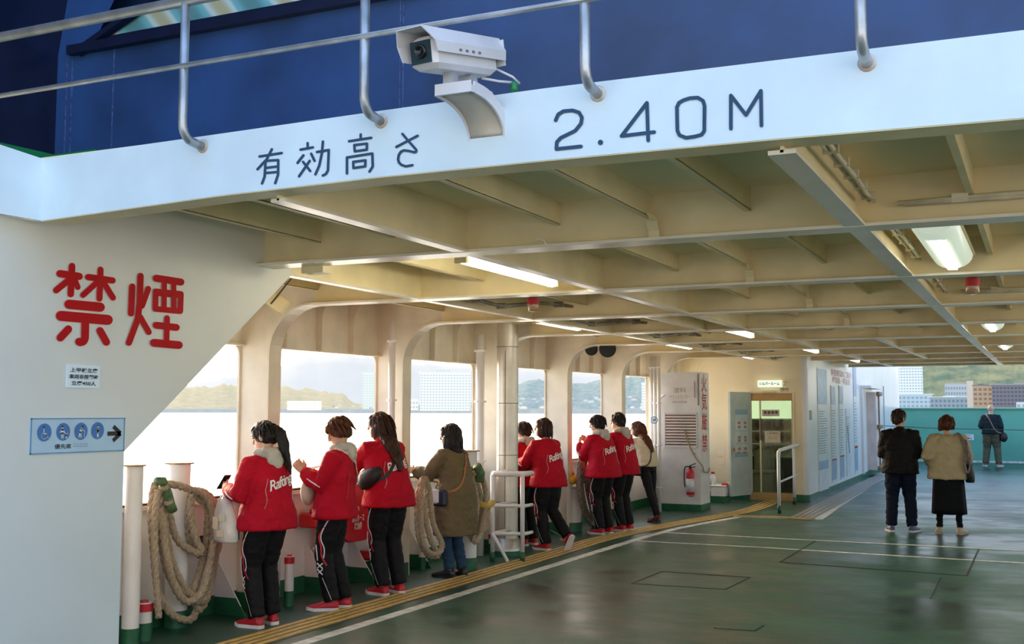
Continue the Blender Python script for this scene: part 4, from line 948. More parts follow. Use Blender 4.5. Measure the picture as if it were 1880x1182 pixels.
for r_ in range(3):
    for c4 in range(5):
        a=V((xc_(1377+c4*17),23.53,zc_(769+r_*23+11))); mb.box((a.x-.10,23.535,a.z-.12),(a.x+.10,23.545,a.z+.12))
part(mb,'patterned_square',mat('square_print',(.22,.28,.24),.5,c2=(.45,.5,.42),scale=18),o)
mb=MB(); mb.box((HX+.3,DHY+.05,s-.02),(DHX-.06,23.6,s+.01)); part(mb,'lounge_floor',mat('lounge_floor',(.12,.10,.08),.5),o)
q=atY(1402,870,22.2); t=thing('lounge_seat','pale green upholstered seat inside the lounge doorway','seat',(q.x,22.2,s+.01))
part(MB().rbox((q.x,22.3,s+.24),(.42,.42,.44),.04),'base',mat('pale_green_vinyl',(.30,.36,.24),.5),t); part(MB().rbox((q.x-.05,22.5,s+.66),(.40,.14,.5),.05),'backrest',MATS['pale_green_vinyl'],t)
part(MB().rbox((q.x-.02,22.24,s+.47),(.44,.48,.08),.03),'cushion',MATS['pale_green_vinyl'],t)
# door glass with stickers
xa,xb=atY(1398,800,DHY+.12).x,w1-.04
t=thing('sliding_glass_door','half open glass sliding door with printed notices in the lounge doorway','door',((xa+xb)/2,DHY+.12,zs))
GLS=mat('clear_glass',(.8,.9,.85),.03,trans=.95,alpha=.35); part(MB().box((xa,DHY+.11,zs),(xb,DHY+.12,dh-.14)),'pane',GLS,t)
part(MB().box((xa-.03,DHY+.10,zs),(xa,DHY+.13,dh-.14)).box((xb-.035,DHY+.10,zs),(xb,DHY+.13,dh-.14)),'stile',mat('gold_stile',(.62,.55,.32),.35,metal=.4),t)
def dsg(x0_,y0_,x1_,y1_,m,nm,off=.10):
    A_=atY(x0_,y0_,DHY+off);B_=atY(x1_,y1_,DHY+off); part(MB().box((A_.x,DHY+off-.004,B_.z),(B_.x,DHY+off,A_.z)),nm,m,t); return A_,B_
dsg(1399,752,1431,764,mat('pinkish_sign',(.62,.58,.48),.5),'pictogram_sign')
mb=MB()
for i in range(4):
    q=atY(1405+i*6.8,757,DHY+.095); mb.add([(q.x+.028*math.cos(2*PI*k/12),DHY+.094,q.z+.03*math.sin(2*PI*k/12)) for k in range(12)],[tuple(range(12))])
part(mb,'pictogram_disc',flat('brown_ink',(.16,.10,.10)),t)
dsg(1404,791,1433,813,mat('cream_notice',(.68,.62,.48),.5),'notice'); 
q=atY(1419,804,DHY+.095); text('お知らせ',(q.x,DHY+.094,q.z),(1,0,0),(0,0,1),.16,.06,mat('orange_print',(.65,.28,.18),.5),t)
q=atY(1418,795,DHY+.095); text('ご利用案内',(q.x,DHY+.094,q.z),(1,0,0),(0,0,1),.2,.03,BLK,t)
dsg(1395,768,1399,808,MATS['brown_ink'],'pull_handle',.09)
# lit sign
A=atY(1391,698,DHY-.1);B=atY(1434,710,DHY-.1)
t=thing('lit_sign','small illuminated green lettered sign above the lounge doorway','sign',((A.x+B.x)/2,DHY-.05,B.z))
part(MB().box((A.x,DHY-.1,B.z),(B.x,DHY,A.z)),'housing',mat('sign_glow',(.9,1,.9),emit=(.80,1,.80),es=.42),t)
text('シルバールーム',((A.x+B.x)/2,DHY-.1,(A.z+B.z)/2),(1,0,0),(0,0,1),(B.x-A.x)*.88,(A.z-B.z)*.5,mat('dark_green_ink',(.01,.08,.05),.5),t,bold=.035)
part(MB().rbox((B.x+.05,DHY-.05,(A.z+B.z)/2),(.06,.06,.08),.02),'end_block',CREAM,t)
A=atY(1400,716,DHY-.03);B=atY(1427,721,DHY-.03); solo(MB().rbox(((A.x+B.x)/2,DHY-.03,(A.z+B.z)/2),(B.x-A.x,.06,A.z-B.z),.01),'vent_cover',TAN,'small cream bar fitting between the lit sign and the doorway','fitting')
q=atY(1440,716,DHY); t=thing('wall_lettering','small dark two line lettering on the wall right of the lit sign','sign',tuple(q)); text('定員48名\nラウンジ',(q.x,DHY,q.z),(1,0,0),(0,0,1),.16,.09,MATS['brown_ink'],t,bold=.02)
# handrail
a=deck(1431,942); b2=deck(1459,925); H=1.02
t=thing('handrail','white handrail with two posts in front of the lounge doorway','handrail',tuple(a))
A=a+V((0,0,H));  dd=(b2-a); 
e=b2+(b2-a)*.45
for q in (a,b2): part(MB().tube([q+V((0,0,.1)),q+V((0,0,H-.02))],.028,10),'post',SWH,t,True); part(MB().tube([q,q+V((0,0,.12))],.03,10),'base',GREEN,t,True)
part(MB().tube([a+V((0,0,H-.08)),a+V((0,0,H-.02))+dd*.03,a+V((0,0,H))+dd*.12,e+V((0,0,H+.02))],.03,10),'rail',SWH,t,True)
part(MB().tube([a+V((0,0,.5)),e+V((0,0,.5))],.018,8),'rail',SWH,t,True)
# notice panels on the side wall
BLP=mat('panel_blue',(.28,.42,.62),.4,var=.08); PLP=mat('panel_pale',(.66,.70,.76),.35,var=.04); INK=flat('ink_grey',(.30,.34,.38))
def panel(x0_,x1_,yt,yb_,lb,bands=(),lines=None):
    A=atX(x0_,yt,DHX);B=atX(x1_,yb_,DHX); zt4=A.z; zb4=atX(x0_,yb_,DHX).z
    t=thing('timetable_board' if 'timetable' in lb else 'notice_board',lb,'notice board',(DHX,(A.y+B.y)/2,zb4))
    part(MB().box((DHX,A.y,zb4),(DHX+.012,B.y,zt4)),'board',PLP,t); H_=zt4-zb4
    for u0,u1,m_ in bands: part(MB().box((DHX+.012,A.y+.02,zb4+H_*u0),(DHX+.016,B.y-.02,zb4+H_*u1)),'printed_block',m_,t)
    if lines:
        mb=MB(); u0,u1,n=lines
        for i in range(n):
            z=zb4+H_*(u0+(u1-u0)*i/n); mb.box((DHX+.012,A.y+.05,z),(DHX+.0145,A.y+.05+(B.y-A.y-.1)*random.uniform(.5,1),z+.018))
        part(mb,'printed_lines',INK,t)
    return A,B,zb4,H_
panel(1499,1521,674,904,'tall pale notice panel with blue top nearest the lounge doorway',((.70,.99,BLP),(.17,.24,BLP)),(.30,.66,18))
panel(1524,1536,707,886,'narrow timetable panel second from the lounge doorway',((.80,.99,BLP),(.02,.22,BLP),(.22,.235,REDT)),(.26,.76,18))
panel(1539,1550,707,882,'narrow timetable panel third from the lounge doorway',((.80,.99,BLP),(.02,.24,BLP),(.24,.255,REDT)),(.28,.76,18))
panel(1552,1562,750,875,'plain pale panel between two blue ended timetable panels',(),(.5,.9,12))
panel(1565,1575,672,872,'tall blue striped panel at the far end of the notice wall',((.72,.99,BLP),(.03,.24,BLP),(.24,.26,REDT)),(.3,.68,14))
A=atX(1524,684,DHX);B=atX(1563,684,DHX); t=thing('wall_lettering','faded red heading characters above the narrow timetable panels','sign',(DHX,(A.y+B.y)/2,A.z-.3))
text('乗船運賃のご案内\n時刻表・料金表',(DHX,(A.y+B.y)/2,(atX(1543,682,DHX).z+atX(1543,703,DHX).z)/2),(0,1,0),(0,0,1),(B.y-A.y)*.95,.30,mat('faded_red_print',(.75,.32,.36),.5),t,bold=.01)
q=atX(1488,762,DHX); t=thing('wall_notice','small square notice on the bare wall before the first panel','sign',tuple(q)); part(MB().box((DHX,q.y-.12,q.z-.09),(DHX+.006,q.y+.12,q.z+.09)),'plate',INK,t)
# further door in the side wall
A=atX(1579,712,DHX);B=atX(1604,848,DHX); zt4=A.z; zb4=sh(29)
t=thing('side_door','pinkish weather door with rusty corner fittings in the far side wall','door',(DHX,(A.y+B.y)/2,zb4))
part(MB().box((DHX,A.y,zt4),(DHX+.25,B.y,zt4+.06)).box((DHX,A.y,zb4+.1),(DHX+.06,A.y+.1,zt4)),'casing',PW,t)
part(MB().box((DHX,A.y+1.0,zb4+.15),(DHX+.22,B.y-.1,zt4-.08)),'leaf',mat('pinkish_door',(.66,.55,.52),.5),t)
part(MB().box((DHX+.22,B.y-.6,zb4+.15),(DHX+.24,B.y-.52,zt4-.08)),'edge_seal',DK,t)
mb=MB()
for z in (zt4-.12,zb4+1.2,zb4+.2): mb.rbox((DHX+.26,B.y-.7,z),(.1,.5,.1),.02)
psplit(mb,'fitting',RUST,t)
q=atX(1622,770,DHX); solo(MB().tube([(DHX+.02,q.y,q.z-1),(DHX+.02,q.y,q.z+.9)],.012,6),'wall_conduit',INK,'thin grey conduit on the farthest stretch of side wall','conduit')
q=atX(1578,790,DHX+.3); solo(MB().tube([(DHX+.05,q.y,q.z+.1),(DHX+.05,q.y+.05,q.z-.1),(DHX+.05,q.y+.2,q.z-.5)],.006,6),'hose_hook',DK,'thin dark hook and cord on the wall before the weather door','hook')
# chain line across
a=atX(1612,781,DHX+.1); solo(MB().tube([(DHX+.05,a.y,a.z),(DHX+1.5,a.y,a.z-.06),(DHX+3.5,a.y,a.z-.09),(STB,a.y,a.z)],.008,6),'barrier_rope',DK,'thin dark barrier rope stretched across the bow deck','rope')
# ================================================================= PEOPLE
SKIN=mat('warm_skin',(.62,.36,.24),.5,var=.04,scale=20,sub=.15)
def hairmat(n,c): return mat(n,c,.38,var=.25,scale=60,stretch=(1,1,.12),bump=.5,bscale=90,spec=.22)
HB=hairmat('black_hair',(.016,.011,.010)); HBR=hairmat('dark_brown_hair',(.045,.017,.010)); HRB=hairmat('chestnut_hair',(.10,.03,.012))
def cloth(n,c,b=.35,sc=40,r=.75): return mat(n,c,r,var=.07,scale=5,bump=b,bscale=sc,spec=.12)
JRED=cloth('red_track_jacket',(.46,.005,.020),.25,30,.7); TBLK=cloth('black_track_trousers',(.012,.010,.011),.25,30,.55)
HOOD=cloth('grey_sweat_fabric',(.50,.46,.40)); OLIVE=cloth('olive_trench_fabric',(.17,.125,.065)); DENIM=cloth('blue_denim',(.03,.065,.12))
CREAMK=cloth('cream_knit',(.62,.54,.38),.6,25); BJ=cloth('black_down_jacket',(.012,.010,.009),.3,18,.6); NTR=cloth('navy_trousers',(.010,.014,.03))
BEI=cloth('beige_jacket',(.50,.40,.24),.5,14); BSK=cloth('black_skirt',(.008,.008,.009)); KHA=cloth('khaki_cargo',(.10,.09,.06),.5,14); DKJ=cloth('dark_slate_jacket',(.014,.022,.026))
SHR=mat('red_shoe',(.50,.01,.02),.45); SHW=mat('white_sole',(.75,.70,.66),.5); SHB=mat('blue_grey_shoe',(.08,.12,.22),.5); SHBE=mat('beige_shoe',(.50,.38,.26),.5); SHK=mat('black_shoe',(.012,.012,.012),.4); SHBR=mat('brown_boot',(.10,.02,.015),.4)
WPR=flat('white_print',(.82,.78,.76)); PKP=flat('cream_print',(.80,.62,.50))
def ik(a,t,l1,l2,pole):
    a=V(a);t=V(t);d=t-a;L=min(d.length,(l1+l2)*.999);u=d.normalized();t=a+u*L
    x=(l1*l1-l2*l2+L*L)/(2*L);h=math.sqrt(max(0,l1*l1-x*x)); p=V(pole)-u*V(pole).dot(u)
    p=p.normalized() if p.length>1e-5 else u.orthogonal(); return a+u*x+p*h,t
def vring(c,rx,ry,T,n=24,sq=1.0):
    out=[]
    for k in range(n):
        a=2*PI*k/n; ca,sa=math.cos(a),math.sin(a)
        out.append(T(V((c[0]+rx*abs(ca)**sq*(1 if ca>0 else -1),c[1]+ry*abs(sa)**sq*(1 if sa>0 else -1),c[2]))))
    return out
def person(label,px,py,heading,H=1.6,lean=0,twist=0,head=(0,0),wl=None,wr=None,legs=None,top=None,topm=JRED,hem=.76,flare=0,tw=1.0,trm=TBLK,trw=1.0,hair='short',hm=HB,shoe=SHR,sole=SHW,hood=None,print_=None,stripes=False,skirt=None,pole=(0,-1,-.3),name='person',sleeve=1.0,folds=.007,handdir=None,collar=False,pos=None,neckz=0):
    g=deck(px,py) if pos is None else V(pos); s=H/1.6
    lean=math.radians(lean)
    def bend(p):
        p=V(p); w=max(0,min(1,(p.z-.86)/.28))
        if w>0 and lean:
            a=lean*w; q=p-V((0,0,.86)); p=V((q.x,q.y*math.cos(a)+q.z*math.sin(a),q.z*math.cos(a)-q.y*math.sin(a)))+V((0,0,.86))
        return p
    SL,SR=bend((-.158,-.005,1.275)),bend((.158,-.005,1.275))
    hc=bend((0,.012,1.485)); nk=bend((0,-.012,1.33))
    HM=M.Translation(hc)@M.Rotation(math.radians(head[0]),4,'Z')@M.Rotation(-math.radians(head[1])-lean*.35,4,'X')
    wl=V(wl or (-.21,.04,.80)); wr=V(wr or (.21,.04,.80))
    EL,wl=ik(SL,wl,.265,.245,(pole[0]-.4,pole[1],pole[2])); ER,wr=ik(SR,wr,.265,.245,(-pole[0]+.4,pole[1],pole[2]))
    tw*=1.05; trw*=1.10
    legs=legs or ((-.09,0,0,0),(.09,0,0,0))   # x,y,yaw deg,lift pitch
    HLp=[V((-.085,0,.86)),V((.085,0,.86))]; AN=[];KN=[]
    for i,l in enumerate(legs):
        z=l[4] if len(l)>4 else .08
        k,a=ik(HLp[i],(l[0],l[1]-.02,z),.40,.395,(0,1,0)); KN.append(k);AN.append(a)
    root=thing(name,label,'person',tuple(g),math.radians(heading))
    SCM=M.Scale(s,4)
    def put(me,nm,m,parent=root,smooth=True,lb=None,kind=None):
        me.transform(SCM); o=link(nm,me,m,parent,smooth); 
        if lb: o['label']=lb
        return o
    # body: one continuous surface
    mb=MB(); I=lambda p:p
    mb.ring([vring((0,0,z),rx,ry,bend,20) for z,rx,ry in ((.80,.13,.09),(.88,.145,.095),(1.0,.115,.08),(1.12,.125,.085),(1.22,.135,.085),(1.285,.11,.07),(1.325,.06,.052))])
    mb.tube([bend((0,-.015,1.30)),bend((0,-.01,1.36)),HM@V((0,-.015,-.04))],[.056,.05,.052],14)
    mb.ell((0,-.006,.022),(.073,.092,.098),18,12,HM); mb.ell((0,.022,-.045),(.058,.068,.062),16,10,HM); mb.ell((0,.062,-.085),(.026,.024,.02),10,6,HM)
    mb.tube([HM@V((0,.084,.018)),HM@V((0,.100,-.008)),HM@V((0,.106,-.022)),HM@V((0,.088,-.032))],[.008,.010,.013,.009],8)
    mb.ell((0,.088,-.052),(.021,.008,.006),10,6,HM); mb.ell((0,.086,-.062),(.018,.009,.006),10,6,HM)
    for sx in (-1,1): mb.ell((sx*.074,-.008,-.008),(.011,.020,.031),10,8,HM); mb.ell((sx*.03,.078,.030),(.022,.012,.008),8,6,HM)
    for S_,E_,W_ in ((SL,EL,wl),(SR,ER,wr)):
        mb.tube([S_,S_.lerp(E_,.5),E_,E_.lerp(W_,.35),W_],[.048,.043,.037,.036,.024],12)
    for i in (0,1):
        lk=.88*min(1,trw*.95) if trm else 1; mb.tube([HLp[i]+V((0,0,.03)),HLp[i].lerp(KN[i],.5),KN[i],KN[i].lerp(AN[i],.35),AN[i]],[.082*lk,.072*lk,.053*lk,.052*lk,.034],12)
        mb.tube([AN[i]+V((0,-.03,-.02)),AN[i]+V((0,.05,-.035)),AN[i]+V((0,.12,-.05))],[.028,.032,.022],8)
    # hands
    for sd,(E_,W_) in enumerate(((EL,wl),(ER,wr))):
        sg=-1 if sd==0 else 1
        f=(W_-E_).normalized(); hd=handdir[sd] if handdir else None
        if hd: f=(f*.35+V(hd).normalized()).normalized()
        inw=V((-sg,0,0)); inw=(inw-f*inw.dot(f)).normalized(); up=f.cross(inw)*sg   # thumb side
        if up.z<0 and abs(f.z)<.8: up=-up
        kn=W_+f*.085
        rr=[]
        for q,wd,tk in ((0,.026,.019),(.03,.034,.018),(.065,.041,.015),(.088,.039,.012)):
            c=W_+f*q; rr.append([c+up*(wd*math.cos(a))+inw*(tk*math.sin(a)) for a in [2*PI*k/12 for k in range(12)]])
        mb.ring(rr)
        for k,(o_,L_) in enumerate(((.030,.066),(.010,.075),(-.011,.070),(-.031,.055))):
            b=kn+up*o_-f*.01; c=.55+.12*k; d1=(f+inw*.25).normalized(); d2=(f+inw*(c+.5)).normalized(); d3=(f*.5+inw*(c+.7)).normalized()
            mb.tube([b,b+d1*L_*.45+up*o_*.12,b+d1*L_*.45+d2*L_*.33+up*o_*.18,b+d1*L_*.45+d2*L_*.33+d3*L_*.25+up*o_*.18],[.0088,.0084,.0076,.006],8)
        b=W_+f*.025+up*.022; d1=(f*.7+up*.8+inw*.35).normalized(); d2=(f*.95+up*.25+inw*.4).normalized()
        mb.tube([b,b+d1*.036,b+d1*.036+d2*.03,b+d1*.036+d2*.048],[.013,.0105,.009,.007],8)
    put(voxel(mb,'body',.0058,1),'body',SKIN)
    for sx in (-1,1):
        q=MB().ell((sx*.030,.082,.012),(.012,.007,.006),10,6,HM).mesh('eye'); put(q,'eye',BLKG)
        q=MB().tube([HM@V((sx*.014,.090,.030)),HM@V((sx*.032,.087,.034)),HM@V((sx*.048,.076,.029))],.0035,6).mesh('eyebrow'); put(q,'eyebrow',hm)
    # trousers
    mb=MB()
    if trm:
        mb.ring([vring((0,0,z),rx,ry,bend,20) for z,rx,ry in ((.78,.155,.115),(.86,.168,.122),(.96,.150,.112),(1.02,.14,.105))])
        for i in (0,1):
            a=AN[i]; dn=(a-KN[i]).normalized()
            mb.tube([HLp[i]+V((0,0,0)),HLp[i].lerp(KN[i],.5),KN[i],KN[i].lerp(a,.5),a+dn*.0],[.10*trw,.090*trw,.070*trw,.066*trw,.060*trw],16)
        tme=voxel(mb,'trousers',.012,2,folds*.9,.07); tb=BVHTree.FromPolygons([v.co for v in tme.vertices],[p.vertices for p in tme.polygons]); tro=put(tme,'trousers',trm)
    else: tro=None
    if skirt:
        z0,z1,r0,r1,m_,nm=skirt; mb=MB(); rings=[]
        for i in range(9):
            z=z0+(z1-z0)*i/8; r=r0+(r1-r0)*i/8; rings.append([bend(V(((r+ .008*math.sin(a*7))*math.cos(a),(r*.78+.008*math.sin(a*7))*math.sin(a),z))) for a in [2*PI*k/48 for k in range(48)]])
        mb.ring(rings); put(mb.mesh('skirt'),nm,m_)
    # top garment
    mb=MB(); f_=flare
    prof=[(hem,.196+f_,.148+f_*.7),(hem+.02,.200+f_,.152+f_*.7),(.88,.198+f_*.6,.150+f_*.4),(1.0,.184,.142),(1.12,.184,.142),(1.21,.184,.130),(1.27,.152,.108),(1.315,.092,.08),(1.345,.070,.068)]
    mb.ring([vring((0,-.004 if z<1.25 else -.012,z),rx*tw,ry*tw,bend,28,.88) for z,rx,ry in prof])
    for S_,E_,W_ in ((SL,EL,wl),(SR,ER,wr)):
        inn=S_+(V((0,S_.y,S_.z-.02))-S_).normalized()*.05
        mb.tube([inn,S_+V((0,0,-.0)),S_.lerp(E_,.5),E_,E_.lerp(W_,.5),E_.lerp(W_,.88),E_.lerp(W_,.96)],[.07*sleeve,.077*sleeve,.074*sleeve,.068*sleeve,.062*sleeve,.052*sleeve,.043],16)
    if collar: mb.tube([bend((0,-.014,1.32)),bend((0,-.008,1.375))],[.075,.066],16)
    jme=voxel(mb,'jacket',.011,2,folds,.085); jb=BVHTree.FromPolygons([v.co for v in jme.vertices],[p.vertices for p in jme.polygons])
    jk=put(jme,top or 'jacket',topm)
    # hood
    if hood:
        mb=MB(); pts=[bend(p) for p in ((-.05,.06,1.335),(-.085,.0,1.36),(-.075,-.07,1.36),(0,-.105,1.345),(.075,-.07,1.36),(.085,.0,1.36),(.05,.06,1.335))]
        mb.tube(pts,[.022,.036,.044,.052,.044,.036,.022],12); mb.ell(tuple(bend((0,-.115,1.30))),(.085,.045,.075),14,9); mb.ell(tuple(bend((0,-.125,1.255))),(.05,.03,.04),12,8)
        put(voxel(mb,'hood',.009,3,.006,.05),'hood',hood)
    # hair
    mb=MB(); E=lambda c,r:mb.ell(c,r,18,12,HM)
    if hair!='bald':
        E((0,-.018,.026),(.083,.098,.106)); E((0,.045,.072),(.064,.046,.036))
        for sx in (-1,1): E((sx*.062,.012,.03),(.022,.05,.05))
        if hair in('short','mens'): E((0,-.05,-.02),(.072,.06,.075)); 
        if hair=='short':
            for sx in (-1,1): E((sx*.066,-.01,-.01),(.022,.05,.055)); E((sx*.03,.062,.052),(.03,.035,.028))
        if hair=='bob':
            E((0,-.04,-.05),(.082,.068,.10)); [E((sx*.062,.0,-.045),(.028,.055,.085)) for sx in (-1,1)]
        if hair=='puffbob':
            E((0,-.03,-.0),(.105,.10,.10)); E((-.08,.0,-.05),(.035,.05,.05)); E((.07,0,-.03),(.03,.05,.05))
        if hair=='wavy':
            E((0,-.03,.02),(.098,.108,.115)); E((0,-.055,-.07),(.115,.085,.125)); [E((sx*.085,-.01,-.07),(.042,.06,.10)) for sx in (-1,1)]; E((0,-.075,-.16),(.105,.055,.075))
        if hair=='long':
            mb.tube([HM@V((0,-.045,.0)),HM@V((0,-.075,-.09)),bend((0,-.125,1.28)),bend((.01,-.165,1.16)),bend((.01,-.175,1.05))],[.078,.088,.085,.065,.02],18,ell=[.06,.062,.05,.035,.01],side=(1,0,0))
            for sx in (-1,1): E((sx*.066,-.005,-.05),(.024,.05,.08))
        if hair=='ponytail':
            E((0,-.05,-.01),(.072,.062,.07)); mb.tube([HM@V(p) for p in ((.0,-.095,.03),(.0,-.122,.035),(.004,-.142,-.01),(.006,-.142,-.10),(.008,-.135,-.20),(.012,-.135,-.29),(.016,-.14,-.36))],[.022,.03,.044,.046,.038,.022,.006],14)
        hme=voxel(mb,'hair',.0075,2)
        inv=HM.inverted()
        for v in hme.vertices:
            q=inv@v.co; n=noise.noise(V((q.x*75,q.y*75,q.z*9)))*.006+noise.noise(V((q.x*25+5,q.y*25,q.z*14)))*.008
            v.co=v.co+v.normal*n*(1.6 if hair in('wavy','puffbob') else 1)
        ho=put(hme,'hair',hm)
        nl={'wavy':70,'puffbob':50,'short':46,'mens':30,'bob':44,'long':60,'ponytail':20}[hair]
        mb=MB(); rnd=random.Random(hash(label)%1000+3)
        rnd=random.Random(len(label)*7+int(px))
        for _ in range(nl):
            a=rnd.uniform(PI*1.0,PI*2.0) if hair!='puffbob' else rnd.uniform(0,2*PI)
            if hair in('short','mens'): a=rnd.uniform(-PI*.1+PI,2*PI+PI*.1)
            c,s2=math.cos(a),math.sin(a); z0=rnd.uniform(.02,.1); ln={'wavy':.2,'puffbob':.09,'short':.10,'mens':.07,'bob':.17,'long':.17,'ponytail':.07}[hair]*rnd.uniform(.75,1.15)
            rx=.083*math.sqrt(max(.1,1-(z0-.026)**2/.0112)); b=V((rx*c,rx*1.12*s2-.018,z0)); out=V((c,s2,0)); P_=[]
            for q in range(6):
                u_=q/5; rad=(.083+ (.012 if hair!='mens' else .004)) ; z=z0-ln*u_; x=V((rad*c*1.0,rad*1.1*s2-.018,z)); w_=min(1,u_*2.2); pt=b.lerp(x,w_)
                if hair=='long' : pt=pt+V((-pt.x*.35*u_,-.055*u_,0))
                pt+=V((rnd.uniform(-1,1),rnd.uniform(-1,1),0))*(.006 if hair in('wavy','puffbob') else .003)+out*(.012*u_ if hair in ('wavy','puffbob','short') else 0); P_.append(HM@pt)
            mb.tube(P_,[.006,.008,.008,.007,.005,.0015],6)
        q=put(mb.mesh('hair_lock'),'hair_lock',hm,ho)
    # shoes
    for i in (0,1):
        l=legs[i]; a=AN[i]; lift=math.radians(l[3]); T=M.Translation(a)@M.Rotation(math.radians(l[2]),4,'Z')@M.Rotation(-lift,4,'X')@M.Translation((0,.02,-.08))
        R_=[(-.078,.020,.055),(-.065,.034,.09),(-.03,.037,.105),(.02,.040,.098),(.07,.045,.07),(.12,.047,.055),(.16,.038,.045),(.185,.014,.034)]
        rings=[[(w*math.cos(t_),y,.018+max(0,math.sin(t_))*(h-.018)+min(0,math.sin(t_))*.004) for t_ in [2*PI*k/14 for k in range(14)]] for y,w,h in R_]
        so=put(MB().ring(rings,T=T).mesh('shoe'),'shoe',shoe)
        rings=[[(w*1.09*math.cos(t_),y*1.03,(.026 if math.sin(t_)>0 else 0)+ (0.0 if y<.15 else .006)) for t_ in [2*PI*(k+.5)/14 for k in range(14)]] for y,w,h in R_]
        put(MB().ring(rings,T=T).mesh('sole'),'sole',sole,so,False)
    def decal(pts,d,w,m,nm,bv,par,off=.004):
        d=V(d).normalized(); Q=[]
        for p in pts:
            h=bv.ray_cast(V(p),d)
            if h[0] is not None: Q.append((h[0]+h[1]*off*(1 if h[1].dot(d)<0 else -1),h[1]))
        if len(Q)<2: return
        mb=MB(); L_=[]
        for k,(q,n_) in enumerate(Q):
            t_=(Q[min(k+1,len(Q)-1)][0]-Q[max(k-1,0)][0]).normalized(); sd=t_.cross(d).normalized()*w/2; L_.append((q-sd,q+sd))
        for a_,b_ in zip(L_,L_[1:]): mb.quad(a_[0],a_[1],b_[1],b_[0])
        return put(mb.mesh(nm),nm,m,par,False)
    def curve(P_,n=7): return cat3(P_,n,False)
    if stripes:
        for sx in (-1,1):
            X=sx*.6; D=(-sx,0,0); lx=legs[0 if sx<0 else 1][1]
            y1=KN[0 if sx<0 else 1].y; y2=AN[0 if sx<0 else 1].y
            decal(curve([(X,-.02,.80),(X,.035,.72),(X,y1*.6+.03,.62),(X,y1*.8-.01,.52),(X,y1-.02,.44)]),D,.010,WPR,'stripe',tb,tro)
            decal(curve([(X,.045,.70),(X,y1*.6+.045,.62),(X,y1*.8+.015,.54),(X,y1-.005,.46),(X,y1-.045,.38)]),D,.014,flat('red_stripe',(.6,.02,.04)),'stripe',tb,tro)
            decal(curve([(X,y1+.045,.55),(X,y1+.035,.48),(X,y1+.03,.42)]),D,.009,WPR,'stripe',tb,tro)
            for dz in (0,.05):
                z=.40-dz
                decal([(X,y1+.035-.05*q,z-.045*q) for q in (0,.33,.66,1)],D,.010,WPR,'leg_mark',tb,tro); decal([(X,y1-.015+.05*q,z-.045*q) for q in (0,.33,.66,1)],D,.010,WPR,'leg_mark',tb,tro)
            decal([(X,(y1*(1-q)+y2*q)-.012,.28-.18*q) for q in [k/5 for k in range(6)]],D,.004,WPR,'piping',tb,tro)
            # sleeve and side body markings
            S_,E_,W_=(SL,EL,wl) if sx<0 else (SR,ER,wr)
            for o_ in (0,.04):
                c=E_.lerp(W_,.25+o_*3); decal([(X,c.y-.05+.1*q,c.z-.03+.05*q+.0) for q in (0,.25,.5,.75,1)],D,.007,WPR,'sleeve_stripe',jb,jk)
            decal(curve([(sx*.115,-.6,1.16),(sx*.135,-.6,1.08),(sx*.13,-.6,1.0),(sx*.155,-.6,.93)]),(0,1,0),.006,flat('dull_piping',(.45,.38,.36)),'piping',jb,jk)
    if print_:
        me=textmesh(print_,.26,.105,bold=.012,shear=.35,spacing=.85); mb=MB(); ok=[]
        bmx=bmesh.new(); bmx.from_mesh(me); bmesh.ops.triangulate(bmx,faces=bmx.faces); bmesh.ops.subdivide_edges(bmx,edges=[e for e in bmx.edges if e.calc_length()>.02],cuts=2,use_grid_fill=False); bmesh.ops.triangulate(bmx,faces=bmx.faces); bmx.verts.ensure_lookup_table()
        ca,sa=math.cos(.28),math.sin(.28); res=[]
        # seen from behind: text runs to the wearer's right
        for v in bmx.verts:
            x,z=v.co.x*ca-v.co.y*sa,v.co.x*sa+v.co.y*ca; o_=V((x+.012,-.6,1.125+z)); h=jb.ray_cast(o_,V((0,1,0))); res.append(h[0]+V((0,-.005,0)) if h[0] is not None else None)
        mb=MB(); mb.v=[r if r is not None else V((0,0,1)) for r in res]; mb.f=[tuple(v.index for v in f.verts) for f in bmx.faces if all(res[v.index] is not None for v in f.verts)]
        bmx.free(); put(mb.mesh('back_lettering'),'back_lettering',WPR,jk,False,'white slanted script lettering across the back')
    W=M.Translation(g)@M.Rotation(math.radians(heading),4,'Z')@SCM
    info=dict(W=W,bend=bend,jb=jb,wl=wl,wr=wr,EL=EL,ER=ER,HM=HM,root=root,s=s)
    return info
def bagroot(P_,p,name,label,cat): 
    q=P_['W']@V(p); return thing(name,label,cat,tuple(q))
def bpart(P_,mb,nm,m,root,smooth=False):
    me=mb.mesh(nm); me.transform(root.matrix_basis.inverted()@P_['W']); return link(nm,me,m,root,smooth)
def strap(P_,side,z1=.86,w=.022,m=None,root=None,zt=1.33,nm='strap',sx=.10,hx=.2):
    """cross-body strap over one shoulder to the opposite hip, laid on the jacket"""
    S_=V((side*sx,0,zt)); Hp=V((-side*hx,0,z1)); mid=(S_+Hp)/2; ax=(S_-mid); Q=[]
    for k in range(41):
        t_=2*PI*k/40; p=mid+ax*math.cos(t_)+V((0,.30,0))*math.sin(t_)
        c=V((p.x*.25,0,min(p.z,1.27))); c=P_['bend'](c); p2=P_['bend'](p); p2.z=P_['bend'](V((p.x,0,p.z))).z
        d=(p2-c); 
        if d.length<.02: continue
        d.normalize(); o=c+d*.7; h=P_['jb'].ray_cast(o,-d)
        if h[0] is not None: Q.append((h[0]+d*.008,d))
    mb=MB(); L_=[]
    for k,(q,d) in enumerate(Q):
        t_=(Q[(k+1)%len(Q)][0]-Q[k-1][0]).normalized(); sd=t_.cross(d).normalized()*w/2; L_.append((q-sd,q+sd,q+sd+d*.004,q-sd+d*.004))
    mb.ring([list(l) for l in L_]+[list(L_[0])],False,False); return bpart(P_,mb,nm,m,root)
